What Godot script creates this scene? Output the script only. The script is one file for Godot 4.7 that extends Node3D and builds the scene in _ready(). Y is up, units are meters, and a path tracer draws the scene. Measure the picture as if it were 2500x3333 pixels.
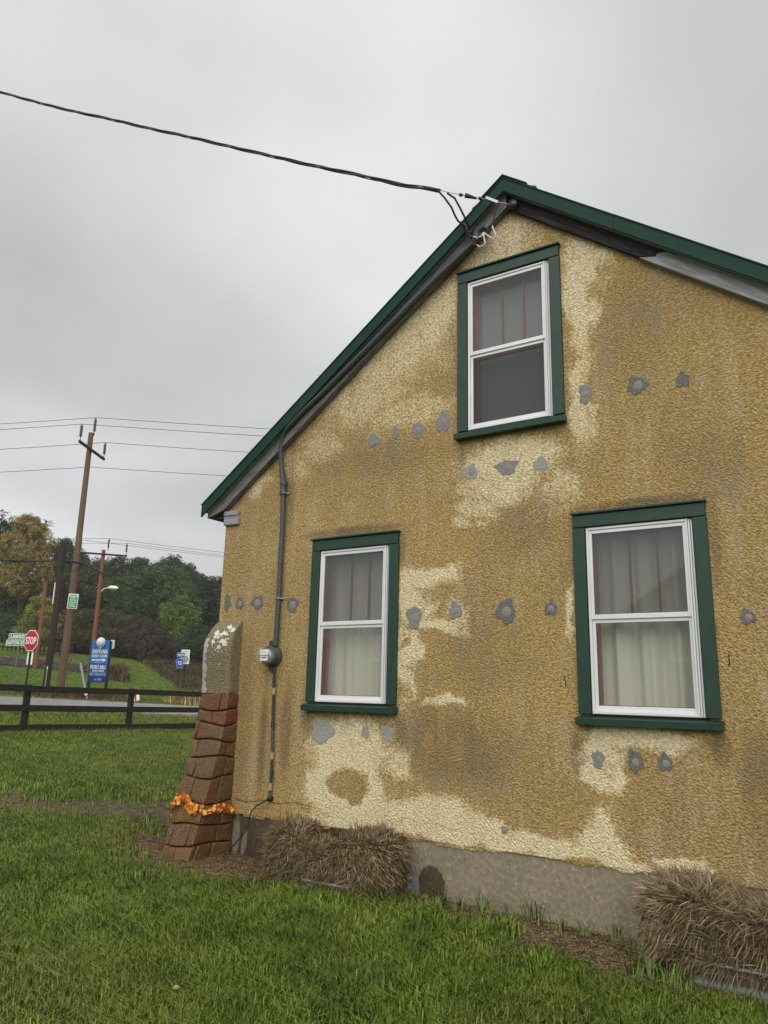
extends Node3D
# A stucco house gable on a drizzly autumn day. Wall plane z = 0, x along the wall, y up, metres.

const EYE := Vector3(0, 1.55, 5.5)
const FPX := 2467.67
const XP := -2.35          # ridge
const XL := -5.53          # left corner of the house
const XR := 0.83
var cam_basis: Basis
var rng := RandomNumberGenerator.new()
var taken := {}
var M := {}

# ---------------------------------------------------------------- mesh builder
class MB:
	var v := PackedVector3Array()
	var n := PackedVector3Array()
	var uv := PackedVector2Array()
	var c := PackedColorArray()
	var i := PackedInt32Array()
	var col := Color(1, 1, 1)
	func vert(p: Vector3, nn: Vector3, t := Vector2.ZERO) -> int:
		v.append(p); n.append(nn); uv.append(t); c.append(col)
		return v.size() - 1
	func face(a: int, b: int, d: int) -> void:
		var cr := (v[b] - v[a]).cross(v[d] - v[a])
		if cr.dot(n[a] + n[b] + n[d]) > 0.0:
			i.append(a); i.append(d); i.append(b)
		else:
			i.append(a); i.append(b); i.append(d)
	func quad(a: Vector3, b: Vector3, d: Vector3, e: Vector3, out := Vector3.ZERO, ua := Vector2.ZERO, ub := Vector2.ZERO, ud := Vector2.ZERO, ue := Vector2.ZERO) -> void:
		var nn := (b - a).cross(d - a)
		if nn.length_squared() < 1e-16:
			nn = (d - a).cross(e - a)
		nn = nn.normalized()
		if out != Vector3.ZERO and nn.dot(out) < 0.0:
			nn = -nn
		var k := vert(a, nn, ua)
		vert(b, nn, ub); vert(d, nn, ud); vert(e, nn, ue)
		face(k, k + 1, k + 2); face(k, k + 2, k + 3)
	func tri(a: Vector3, b: Vector3, d: Vector3, out := Vector3.ZERO) -> void:
		var nn := (b - a).cross(d - a).normalized()
		if out != Vector3.ZERO and nn.dot(out) < 0.0:
			nn = -nn
		var k := vert(a, nn, Vector2(a.x, a.y))
		vert(b, nn, Vector2(b.x, b.y)); vert(d, nn, Vector2(d.x, d.y))
		face(k, k + 1, k + 2)
	func box(xf: Transform3D, s: Vector3, bev := 0.0) -> void:
		# chamfered box centred on xf
		var h := s * 0.5
		var bb: float = minf(bev, minf(h.x, minf(h.y, h.z)) * 0.8)
		var ax := [0, 1, 2]
		for a in ax:
			var b: int = (a + 1) % 3
			var d: int = (a + 2) % 3
			for sg in [-1.0, 1.0]:
				var ps := []
				for q in [[-1, -1], [1, -1], [1, 1], [-1, 1]]:
					var p := Vector3.ZERO
					p[a] = sg * h[a]; p[b] = q[0] * (h[b] - bb); p[d] = q[1] * (h[d] - bb)
					ps.append(xf * p)
				var o := Vector3.ZERO
				o[a] = sg
				quad(ps[0], ps[1], ps[2], ps[3], xf.basis * o, Vector2(0, 0), Vector2(s[b], 0), Vector2(s[b], s[d]), Vector2(0, s[d]))
		if bb > 0.0:
			for a in ax:
				var b: int = (a + 1) % 3
				var d: int = (a + 2) % 3
				for sb in [-1.0, 1.0]:
					for sd in [-1.0, 1.0]:
						var ps := []
						for q in [[-1, 0], [1, 0], [1, 1], [-1, 1]]:
							var p := Vector3.ZERO
							p[a] = q[0] * (h[a] - bb)
							p[b] = sb * (h[b] if q[1] == 0 else h[b] - bb)
							p[d] = sd * (h[d] - bb if q[1] == 0 else h[d])
							ps.append(xf * p)
						var o := Vector3.ZERO
						o[b] = sb; o[d] = sd
						quad(ps[0], ps[1], ps[2], ps[3], xf.basis * o)
			for sx in [-1.0, 1.0]:
				for sy in [-1.0, 1.0]:
					for sz in [-1.0, 1.0]:
						tri(xf * Vector3(sx * h.x, sy * (h.y - bb), sz * (h.z - bb)), xf * Vector3(sx * (h.x - bb), sy * h.y, sz * (h.z - bb)), xf * Vector3(sx * (h.x - bb), sy * (h.y - bb), sz * h.z), xf.basis * Vector3(sx, sy, sz))
	func abox(lo: Vector3, hi: Vector3, bev := 0.0) -> void:
		box(Transform3D(Basis(), (lo + hi) * 0.5), (hi - lo).abs(), bev)
	func beam(a: Vector3, b: Vector3, w: float, h: float, bev := 0.0, up := Vector3.UP) -> void:
		# a box from a to b: h along up, w sideways
		var f := (b - a).normalized()
		var s := f.cross(up).normalized()
		var u := s.cross(f)
		box(Transform3D(Basis(f, u, s), (a + b) * 0.5), Vector3((b - a).length(), h, w), bev)
	func tube(pts: Array, rad, sides := 8, cap := true) -> void:
		var f0: Vector3 = (pts[1] - pts[0]).normalized()
		var u := f0.cross(Vector3(0.31, 0.17, 0.93)).normalized()
		if u.length() < 0.5:
			u = f0.cross(Vector3.RIGHT).normalized()
		var first := v.size()
		var along := 0.0
		for k in pts.size():
			var f: Vector3
			if k == 0: f = f0
			elif k == pts.size() - 1: f = (pts[k] - pts[k - 1]).normalized()
			else: f = ((pts[k + 1] - pts[k]).normalized() + (pts[k] - pts[k - 1]).normalized()).normalized()
			if k > 0: along += (pts[k] - pts[k - 1]).length()
			u = (u - f * u.dot(f)).normalized()
			var w := f.cross(u)
			var r: float = rad if (rad is float) else rad[k]
			for q in sides + 1:
				var an := TAU * q / sides
				var d := u * cos(an) + w * sin(an)
				vert(pts[k] + d * r, d, Vector2(float(q) / sides, along))
		for k in pts.size() - 1:
			for q in sides:
				var a := first + k * (sides + 1) + q
				face(a, a + 1, a + sides + 2); face(a, a + sides + 2, a + sides + 1)
		if cap:
			for e in [0, pts.size() - 1]:
				var dirn: Vector3 = (pts[0] - pts[1]).normalized() if e == 0 else (pts[e] - pts[e - 1]).normalized()
				var m := vert(pts[e], dirn)
				var s0 := v.size()
				for q in sides:
					vert(v[first + e * (sides + 1) + q], dirn)
				for q in sides:
					face(m, s0 + q, s0 + (q + 1) % sides)
	func lathe(xf: Transform3D, prof: Array, sides := 20) -> void:
		# prof: Vector2(radius, along xf's z)
		var first := v.size()
		for k in prof.size():
			var t: Vector2 = (prof[mini(k + 1, prof.size() - 1)] - prof[maxi(k - 1, 0)]).normalized()
			for q in sides + 1:
				var an := TAU * q / sides
				var d := Vector3(cos(an), sin(an), 0)
				vert(xf * (d * prof[k].x + Vector3(0, 0, prof[k].y)), (xf.basis * (d * t.y - Vector3(0, 0, t.x))).normalized(), Vector2(float(q) / sides, prof[k].y))
		for k in prof.size() - 1:
			for q in sides:
				var a := first + k * (sides + 1) + q
				face(a, a + 1, a + sides + 2); face(a, a + sides + 2, a + sides + 1)
	func grid(P: Array, flip_hint: Vector3, T := []) -> void:
		# P: rows of equal length, smooth normals
		var R := P.size()
		var K: int = P[0].size()
		var first := v.size()
		var rm := R / 2
		var km := K / 2
		var mid := (P[rm][mini(km + 1, K - 1)] - P[rm][maxi(km - 1, 0)] as Vector3).cross(P[mini(rm + 1, R - 1)][km] - P[maxi(rm - 1, 0)][km])
		var sg := -1.0 if mid.dot(flip_hint) < 0.0 else 1.0
		for r in R:
			for k in K:
				var du: Vector3 = P[r][mini(k + 1, K - 1)] - P[r][maxi(k - 1, 0)]
				var dv: Vector3 = P[mini(r + 1, R - 1)][k] - P[maxi(r - 1, 0)][k]
				var nn := du.cross(dv).normalized() * sg
				vert(P[r][k], nn, T[r][k] if T.size() else Vector2(P[r][k].x, P[r][k].y))
		for r in R - 1:
			for k in K - 1:
				var a := first + r * K + k
				face(a, a + 1, a + K + 1); face(a, a + K + 1, a + K)
	func prism(poly: Array, z0: float, z1: float) -> void:
		# 2D polygon (convex or not) in x,y extruded from z0 to z1
		var idx := Geometry2D.triangulate_polygon(PackedVector2Array(poly))
		for k in range(0, idx.size(), 3):
			for z in [z0, z1]:
				tri(Vector3(poly[idx[k]].x, poly[idx[k]].y, z), Vector3(poly[idx[k + 1]].x, poly[idx[k + 1]].y, z), Vector3(poly[idx[k + 2]].x, poly[idx[k + 2]].y, z), Vector3(0, 0, signf(z - (z0 + z1) * 0.5)))
		var area := 0.0
		for k in poly.size():
			var a: Vector2 = poly[k]
			var b: Vector2 = poly[(k + 1) % poly.size()]
			area += a.x * b.y - b.x * a.y
		for k in poly.size():
			var a: Vector2 = poly[k]
			var b: Vector2 = poly[(k + 1) % poly.size()]
			var o := Vector3(b.y - a.y, a.x - b.x, 0) * signf(area)
			quad(Vector3(a.x, a.y, z0), Vector3(b.x, b.y, z0), Vector3(b.x, b.y, z1), Vector3(a.x, a.y, z1), o)
	func turned(xf: Transform3D) -> MB:
		for k in v.size():
			v[k] = xf * v[k]
			n[k] = (xf.basis * n[k]).normalized()
		if xf.basis.determinant() < 0.0:
			for k in range(0, i.size(), 3):
				var t := i[k + 1]
				i[k + 1] = i[k + 2]
				i[k + 2] = t
		return self
	func mesh() -> ArrayMesh:
		var arr := []
		arr.resize(Mesh.ARRAY_MAX)
		arr[Mesh.ARRAY_VERTEX] = v
		arr[Mesh.ARRAY_NORMAL] = n
		arr[Mesh.ARRAY_TEX_UV] = uv
		arr[Mesh.ARRAY_COLOR] = c
		arr[Mesh.ARRAY_INDEX] = i
		var am := ArrayMesh.new()
		am.add_surface_from_arrays(Mesh.PRIMITIVE_TRIANGLES, arr)
		return am

# ---------------------------------------------------------------- scene helpers
func numbered(s: String) -> String:
	if not taken.has(s):
		taken[s] = 0
		return s
	taken[s] += 1
	return "%s_%03d" % [s, taken[s]]

func obj(called: String, mb, m: Material, parent: Node = null) -> MeshInstance3D:
	var o := MeshInstance3D.new()
	o.mesh = mb.mesh() if mb is MB else mb
	o.material_override = m
	if parent == null:
		o.name = numbered(called)
		add_child(o)
	else:
		o.name = called
		parent.add_child(o, true)
	return o

func node(called: String, parent: Node = null, at := Vector3.ZERO) -> Node3D:
	var o := Node3D.new()
	o.position = at
	if parent == null:
		o.name = numbered(called)
		add_child(o)
	else:
		o.name = called
		parent.add_child(o, true)
	return o

func tag(o: Node, label: String, category: String, group := "", kind := "") -> Node:
	o.set_meta("label", label)
	o.set_meta("category", category)
	if group != "": o.set_meta("group", group)
	if kind != "": o.set_meta("kind", kind)
	return o

func structure(o: Node, label: String, category: String) -> Node:
	return tag(o, label, category, "", "structure")

func lin(r: float, g: float, b: float) -> Color:
	return Color(r, g, b).linear_to_srgb()

func mat(c: Color, rough := 0.8, spec := 0.5) -> StandardMaterial3D:
	var m := StandardMaterial3D.new()
	m.albedo_color = c
	m.roughness = rough
	m.metallic_specular = spec
	return m

func noise_tex(freq: float, lo: Color, hi: Color, sd := 1, size := 256, oct := 4, mid = null) -> NoiseTexture2D:
	var f := FastNoiseLite.new()
	f.seed = sd
	f.frequency = freq
	f.fractal_octaves = oct
	var t := NoiseTexture2D.new()
	t.noise = f
	t.width = size
	t.height = size
	t.seamless = true
	var g := Gradient.new()
	g.set_color(0, lo)
	g.set_color(1, hi)
	if mid != null:
		g.add_point(0.5, mid)
	t.color_ramp = g
	return t

func grey_tex(freq: float, sd := 1, size := 256, oct := 4) -> NoiseTexture2D:
	return noise_tex(freq, Color.BLACK, Color.WHITE, sd, size, oct)

func noisy(lo: Color, hi: Color, rough: float, per_m: float, freq := 0.02, sd := 1, bump := 0.0, mid = null, size := 256) -> StandardMaterial3D:
	var m := mat(Color.WHITE, rough)
	m.albedo_texture = noise_tex(freq, lo, hi, sd, size, 5, mid)
	m.uv1_triplanar = true
	m.uv1_world_triplanar = true
	m.uv1_scale = Vector3.ONE * per_m
	if bump > 0.0:
		m.heightmap_enabled = true
		m.heightmap_texture = grey_tex(freq * 1.7, sd + 5, size, 4)
		m.heightmap_scale = bump
	return m

# pixel of the photograph -> a direction
func ray(x: float, y: float) -> Vector3:
	return cam_basis * Vector3((x - 1250.0) / FPX, -(y - 1666.5) / FPX, -1.0)

func wp(x: float, y: float, z := 0.0) -> Vector3:      # on the plane of the wall, z in front of it
	var d := ray(x, y)
	return EYE + d * ((z - EYE.z) / d.z)

func hd(x: float, y: float, dist: float) -> Vector3:   # at a horizontal distance
	var d := ray(x, y)
	return EYE + d * (dist / Vector2(d.x, d.z).length())

func onground(x: float, y: float, lift := 0.0) -> Vector3:
	var d := ray(x, y)
	var t := 1.0
	for k in 400:
		var p := EYE + d * t
		if p.y < ground(p.x, p.z) + lift: return p
		t *= 1.012
	return EYE + d * t

# ---------------------------------------------------------------- terrain
func ground(x: float, z: float) -> float:
	var near := -0.02
	if x < 0.0: near += -0.018 * x + 0.0005 * x * x
	near += 0.012 * clampf(z, -14.0, 6.0) * smoothstep(-6.0, -14.0, x)
	var yn := 0.77 + 0.0458 * (clampf(z, -22.0, 12.0) + 7.46)
	var yf := 1.0 + 0.0376 * (clampf(z, -25.0, 12.0) + 12.3)
	if x > -16.0: return near
	if x > -21.8: return lerpf(near, yn, smoothstep(-17.0, -21.5, x))
	if x > -29.5: return lerpf(yn, yf, (x + 21.8) / -7.7)
	var s := -29.5 - x
	var h := 0.0
	var ks := [[0.0, 0.0], [8.0, 0.45], [14.0, 1.0], [21.0, 2.04], [33.0, 3.7], [55.0, 6.8], [90.0, 10.0], [200.0, 14.0], [400.0, 14.0]]
	for k in ks.size() - 1:
		if s <= ks[k + 1][0]:
			h = lerpf(ks[k][1], ks[k + 1][1], (s - ks[k][0]) / (ks[k + 1][0] - ks[k][0]))
			break
	return yf + h

func g3(p: Vector3, lift := 0.0) -> Vector3:
	return Vector3(p.x, ground(p.x, p.z) + lift, p.z)

var patch_noise := FastNoiseLite.new()
func bare(x: float, z: float) -> float:
	# 1 where the lawn is worn to soil or straw: the strip at the wall, the worn track left of the buttress
	var nz := patch_noise.get_noise_2d(x * 1.3, z * 1.3) * 0.6 + patch_noise.get_noise_2d(x * 4.0 + 50, z * 4.0) * 0.3
	var b := 0.0
	var edge := 0.5
	if x > -5.6: edge = 0.62 if x < -3.2 else (0.3 if x < -2.2 else 0.72)
	if x > -5.9 and z > -0.5: b = maxf(b, 1.0 - smoothstep(edge - 0.1, edge + 0.35, z + nz * 0.5))
	b = maxf(b, 1.0 - smoothstep(0.25, 0.6, Vector2((x + 5.9) / 1.0, (z - 0.25) / 0.8).length() + nz * 0.5))
	# worn track running past the left of the house
	var tr := absf(z + 0.15 + 0.31 * (x + 9.1)) - 0.42
	if x < -6.0 and x > -14.0: b = maxf(b, (1.0 - smoothstep(0.0, 0.7, tr + nz * 1.3)) * 0.85)
	return clampf(b, 0.0, 1.0)

# ---------------------------------------------------------------- stucco
const WX0 := -5.6
const WX1 := 0.85
const WY0 := 0.36
const WY1 := 5.84

func noise_bytes(w: int, h: int, freq: float, sd: int, oct := 4, stretch := 1) -> PackedByteArray:
	var f := FastNoiseLite.new()
	f.seed = sd
	f.frequency = freq
	f.fractal_octaves = oct
	var im := f.get_image(w, maxi(1, h / stretch), false, false, true)
	if stretch > 1:
		im.resize(w, h, Image.INTERPOLATE_CUBIC)
	im.convert(Image.FORMAT_L8)
	return im.get_data()

func blob_mask(list: Array, w: int, h: int, W: int, H: int) -> PackedByteArray:
	var f := PackedFloat32Array()
	f.resize(w * h)
	for b in list:
		var p := wp(b[0], b[1])
		var rx: float = (wp(b[0] + b[2], b[1]) - wp(b[0] - b[2], b[1])).x * 0.5
		var ry: float = (wp(b[0], b[1] - b[3]) - wp(b[0], b[1] + b[3])).y * 0.5
		var val: float = b[4] if b.size() > 4 else 1.0
		var px := (p.x - WX0) / (WX1 - WX0) * w
		var py := (WY1 - p.y) / (WY1 - WY0) * h
		var qx := maxf(rx / (WX1 - WX0) * w, 0.6)
		var qy := maxf(ry / (WY1 - WY0) * h, 0.6)
		for yy in range(maxi(0, int(py - qy * 1.7)), mini(h, int(py + qy * 1.7) + 2)):
			for xx in range(maxi(0, int(px - qx * 1.7)), mini(w, int(px + qx * 1.7) + 2)):
				var d := Vector2((xx + 0.5 - px) / qx, (yy + 0.5 - py) / qy).length()
				var e := (1.0 - smoothstep(0.4, 1.6, d))
				if val > 0.0: f[yy * w + xx] = maxf(f[yy * w + xx], e * val)
				else: f[yy * w + xx] *= 1.0 + e * val
	var by := PackedByteArray()
	by.resize(w * h)
	for k in w * h:
		by[k] = int(clampf(f[k], 0.0, 1.0) * 255.0)
	var im := Image.create_from_data(w, h, false, Image.FORMAT_L8, by)
	im.resize(W, H, Image.INTERPOLATE_CUBIC)
	return im.get_data()

func stucco_material() -> StandardMaterial3D:
	var W := 1280
	var H := 1088
	# where rain has not soaked the render it stays pale; soaked it is ochre; dirt has run down in places (read from the photograph)
	var pale := [[1600, 780, 190, 100, 0.8], [1400, 1000, 120, 200, 0.8], [1270, 1150, 190, 130, 0.75], [1180, 1290, 150, 100, 0.7], [1340, 1345, 170, 70, 0.65],
		[1050, 1430, 80, 55, 0.6], [960, 1510, 50, 55, 0.6], [825, 1590, 50, 40, 0.8], [1880, 1000, 60, 220, 0.85], [1890, 1300, 55, 180, 0.8], [1895, 880, 80, 110, 0.85],
		[1660, 1490, 190, 70, 0.9], [1620, 1575, 150, 55, 0.8], [1550, 1650, 90, 45, 0.75], [1500, 1710, 70, 22, 0.7], [1830, 1560, 60, 80, 0.7], [1780, 1640, 60, 60, 0.45],
		[1390, 1888, 105, 28, 1.0], [1340, 1950, 60, 90, 0.9], [1430, 2030, 110, 28, 0.95], [1325, 2150, 30, 130, 0.9], [1440, 2290, 80, 18, 0.95], [1480, 1990, 60, 60, 0.7],
		[1130, 2440, 150, 140, 1.0], [1060, 2560, 85, 130, 1.0], [1200, 2600, 170, 110, 1.0], [1300, 2470, 40, 90, 0.8], [1370, 2655, 180, 62, 1.0], [1550, 2715, 150, 42, 1.0], [1750, 2768, 180, 36, 1.0],
		[1950, 2806, 170, 36, 1.0], [2080, 2840, 80, 26, 1.0], [2090, 2398, 195, 42, 1.0], [1950, 2430, 60, 70, 1.0], [1962, 2535, 50, 66, 1.0], [1962, 2740, 92, 90, 1.0], [1962, 2680, 50, 50, 0.9],
		[1860, 1990, 22, 140, 0.9], [2235, 2805, 85, 34, 0.95], [940, 1750, 90, 90, 0.3], [1125, 2535, 42, 42, -0.85], [1150, 2690, 170, 45, 1.0], [1360, 2725, 170, 30, 1.0], [1480, 2747, 150, 30, 1.0], [1650, 2775, 150, 30, 1.0], [1820, 2802, 150, 28, 1.0], [1990, 2830, 120, 24, 1.0], [1125, 2535, 42, 42, -0.85], [1285, 2570, 60, 50, -0.6], [1270, 2300, 30, 40, 0.4]]
	var dirt := [[1500, 2440, 170, 130, 0.55], [1400, 2420, 70, 150, 0.5], [1560, 2140, 190, 150, 0.28], [1240, 1490, 230, 60, 0.35], [1690, 1720, 190, 80, 0.3], [855, 2400, 13, 190, 0.75],
		[930, 2370, 17, 160, 0.75], [945, 1560, 18, 170, 0.6], [2352, 2440, 38, 55, 0.85], [1880, 2450, 20, 60, 0.7], [2470, 2560, 60, 220, 0.6], [2050, 1080, 120, 220, 0.3], [1150, 1728, 150, 15, 0.8],
		[2080, 1638, 225, 18, 0.9], [1500, 1500, 16, 60, 0.6], [800, 2300, 24, 250, 0.5], [1000, 2330, 20, 60, 0.5], [1900, 1800, 60, 120, 0.25], [2300, 1500, 160, 120, 0.3], [1312, 1760, 12, 60, 0.6], [2330, 1760, 18, 160, 0.5], [1660, 700, 60, 22, 0.35], [1310, 2400, 22, 60, 0.5]]
	var pm := blob_mask(pale, 320, 272, W, H)
	var dm := blob_mask(dirt, 320, 272, W, H)
	var n1 := noise_bytes(W, H, 0.012, 3, 5)
	var n2 := noise_bytes(W, H, 0.004, 8, 4)
	var n3 := noise_bytes(W, H, 0.16, 11, 3)
	var st := noise_bytes(W, H, 0.03, 17, 4, 8)
	var n4 := noise_bytes(W, H, 0.05, 23, 4)
	var out := PackedByteArray()
	out.resize(W * H * 3)
	var k := 0
	for q in W * H:
		var a := n1[q] / 255.0
		var b := n2[q] / 255.0
		var fine := n3[q] / 255.0
		var s := st[q] / 255.0
		var d := n4[q] / 255.0
		# the soaked edges wander: look the mask up a little aside
		var qq := clampi(q + int((a - 0.5) * 60.0) + W * int((b - 0.5) * 50.0 + (d - 0.5) * 8.0), 0, W * H - 1)
		var pmv := pm[qq] / 255.0
		var pv := pmv + (fine - 0.5) * 0.5 + (d - 0.5) * 0.22 + (s - 0.5) * 0.3
		var p := maxf(smoothstep(0.12, 0.95, pv) * clampf(pmv + 0.15, 0.0, 1.0), smoothstep(0.55, 1.0, s * 0.7 + a * 0.5) * 0.35)
		var r := lerpf(160.0, 176.0, b)
		var g := lerpf(137.0, 148.0, b)
		var bl := lerpf(92.0, 101.0, a)
		r = lerpf(r, 222.0, p); g = lerpf(g, 206.0, p); bl = lerpf(bl, 168.0, p)
		# run-down dirt: streaky, grainy
		var dv := clampf((dm[q] / 255.0) * (0.5 + s * 1.0) + maxf(0.0, s - 0.6) * 0.9 + (d - 0.58) * 0.6 + (a - 0.55) * 0.5, 0.0, 1.0) * (0.35 + 0.65 * fine) * (1.0 - 0.55 * p)
		r = lerpf(r, 88.0, dv); g = lerpf(g, 77.0, dv); bl = lerpf(bl, 60.0, dv)
		# sand grains, light and dark
		var gr := (fine - 0.5) * 66.0 + (d - 0.5) * 18.0
		out[k] = int(clampf(r + gr, 0.0, 255.0)); out[k + 1] = int(clampf(g + gr, 0.0, 255.0)); out[k + 2] = int(clampf(bl + gr * 0.9, 0.0, 255.0))
		k += 3
	rng.seed = 61
	for cr in [[[765, 2598], [800, 2612], [850, 2604], [905, 2616], [960, 2612], [1010, 2626]], [[2372, 2130], [2375, 2150], [2372, 2170]], [[1838, 2200], [1842, 2235]]]:
		for cq in cr.size() - 1:
			for t in 80:
				var p := wp(lerpf(cr[cq][0], cr[cq + 1][0], t / 80.0), lerpf(cr[cq][1], cr[cq + 1][1], t / 80.0) + rng.randf_range(-2.0, 2.0))
				var cx := int((p.x - WX0) / (WX1 - WX0) * W)
				var cy := int((WY1 - p.y) / (WY1 - WY0) * H)
				if cx < 0 or cy < 0 or cx >= W or cy >= H: continue
				var ci := (cy * W + cx) * 3
				for e in 3: out[ci + e] = int(out[ci + e] * 0.7)
	var m := mat(Color.WHITE, 0.9, 0.3)
	m.albedo_texture = ImageTexture.create_from_image(Image.create_from_data(W, H, false, Image.FORMAT_RGB8, out))
	m.texture_repeat = false
	# dashed render: fine lumps with softer swells, one picture for the relief and the micro shadows painted into its hollows
	var f := FastNoiseLite.new()
	f.frequency = 0.3
	f.fractal_octaves = 2
	f.seed = 4
	var him := f.get_image(2048, 2610, false, false, true)
	him.resize(2048, 1740, Image.INTERPOLATE_CUBIC)
	var f2 := FastNoiseLite.new()
	f2.frequency = 0.17
	f2.fractal_octaves = 3
	f2.seed = 40
	var him2 := f2.get_image(2048, 1740, false, false, true)
	him.convert(Image.FORMAT_RGBA8)
	him2.convert(Image.FORMAT_RGBA8)
	var half := Image.create(2048, 1740, false, Image.FORMAT_RGBA8)
	half.fill(Color(1, 1, 1, 0.4))
	him.blend_rect_mask(him2, half, Rect2i(0, 0, 2048, 1740), Vector2i.ZERO)
	him.convert(Image.FORMAT_L8)
	m.heightmap_enabled = true
	m.heightmap_texture = ImageTexture.create_from_image(him)
	m.heightmap_scale = 1.0
	var al: Image = him.duplicate()
	al.convert(Image.FORMAT_RGBA8)
	var flat := Image.create(2048, 1740, false, Image.FORMAT_RGBA8)
	flat.fill(Color(0.98, 0.98, 0.98, 1.0))
	half.fill(Color(1, 1, 1, 0.5))
	al.adjust_bcs(1.2, 2.5, 1.0)
	al.blend_rect_mask(flat, half, Rect2i(0, 0, 2048, 1740), Vector2i.ZERO)
	al.convert(Image.FORMAT_RGB8)
	m.detail_enabled = true
	m.detail_blend_mode = BaseMaterial3D.BLEND_MODE_MUL
	m.detail_albedo = ImageTexture.create_from_image(al)
	m.detail_uv_layer = BaseMaterial3D.DETAIL_UV_1
	return m

func wall_uv(p: Vector3) -> Vector2:
	return Vector2((p.x - WX0) / (WX1 - WX0), (WY1 - p.y) / (WY1 - WY0))

func roofline(x: float) -> float:      # underside of the rake boards on the wall
	return 5.74 - 0.75 * absf(x - XP)

# windows: outer left, right, head top, sill bottom
const WINDOWS := [[-4.365, -3.42, 2.925, 1.379], [-2.85, -1.905, 5.23, 3.65], [-1.87, -0.92, 2.905, 1.361]]

func gable_wall(mb: MB) -> void:
	var xs := [XL, XP, XR]
	var holes := []
	for w in WINDOWS:
		var h := [w[0] + 0.075, w[1] - 0.075, w[3] + 0.06, w[2] - 0.09]
		holes.append(h)
		xs.append(h[0]); xs.append(h[1])
	xs.sort()
	for k in xs.size() - 1:
		var x0: float = xs[k]
		var x1: float = xs[k + 1]
		var xm := (x0 + x1) * 0.5
		var segs := []
		var y := 0.44
		var hs := holes.filter(func(h): return h[0] <= xm and h[1] >= xm)
		hs.sort_custom(func(a, b): return a[2] < b[2])
		for h in hs:
			segs.append([y, y, h[2], h[2]])
			y = h[3]
		segs.append([y, y, roofline(x0) + 0.05, roofline(x1) + 0.05])
		for s in segs:
			var a := Vector3(x0, s[0], 0)
			var b := Vector3(x1, s[1], 0)
			var c := Vector3(x1, s[3], 0)
			var d := Vector3(x0, s[2], 0)
			mb.quad(a, b, c, d, Vector3(0, 0, 1), wall_uv(a), wall_uv(b), wall_uv(c), wall_uv(d))
			var back := Vector3(0, 0, -0.22)
			mb.quad(a + back, b + back, c + back, d + back, Vector3(0, 0, -1), wall_uv(a), wall_uv(b), wall_uv(c), wall_uv(d))
	for h in holes:      # reveals
		var c := [Vector3(h[0], h[2], 0), Vector3(h[1], h[2], 0), Vector3(h[1], h[3], 0), Vector3(h[0], h[3], 0)]
		var mid: Vector3 = (c[0] + c[2]) * 0.5
		for q in 4:
			var a: Vector3 = c[q]
			var b: Vector3 = c[(q + 1) % 4]
			var back := Vector3(0, 0, -0.22)
			mb.quad(a, b, b + back, a + back, mid - (a + b) * 0.5, wall_uv(a), wall_uv(b), wall_uv(b), wall_uv(a))
	# lower edge of the render: a ragged, slightly proud lip over the foundation
	rng.seed = 71
	var fx := XL
	var hang := 0.01
	while fx < XR - 0.02:
		var nx := fx + rng.randf_range(0.008, 0.022)
		var nh := clampf(hang + rng.randfn() * 0.006, 0.0, 0.03)
		var p0 := Vector3(fx, 0.445, -0.001)
		var p1 := Vector3(nx, 0.445, -0.001)
		var p2 := Vector3(nx, 0.44 - nh, -0.006)
		var p3 := Vector3(fx, 0.44 - hang, -0.006)
		mb.quad(p0, p1, p2, p3, Vector3(0, 0, 1), wall_uv(p0), wall_uv(p1), wall_uv(p2), wall_uv(p3))
		fx = nx
		hang = nh
	mb.quad(Vector3(XL, 0.44, 0), Vector3(XR, 0.44, 0), Vector3(XR, 0.44, -0.22), Vector3(XL, 0.44, -0.22), Vector3.DOWN)

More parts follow.
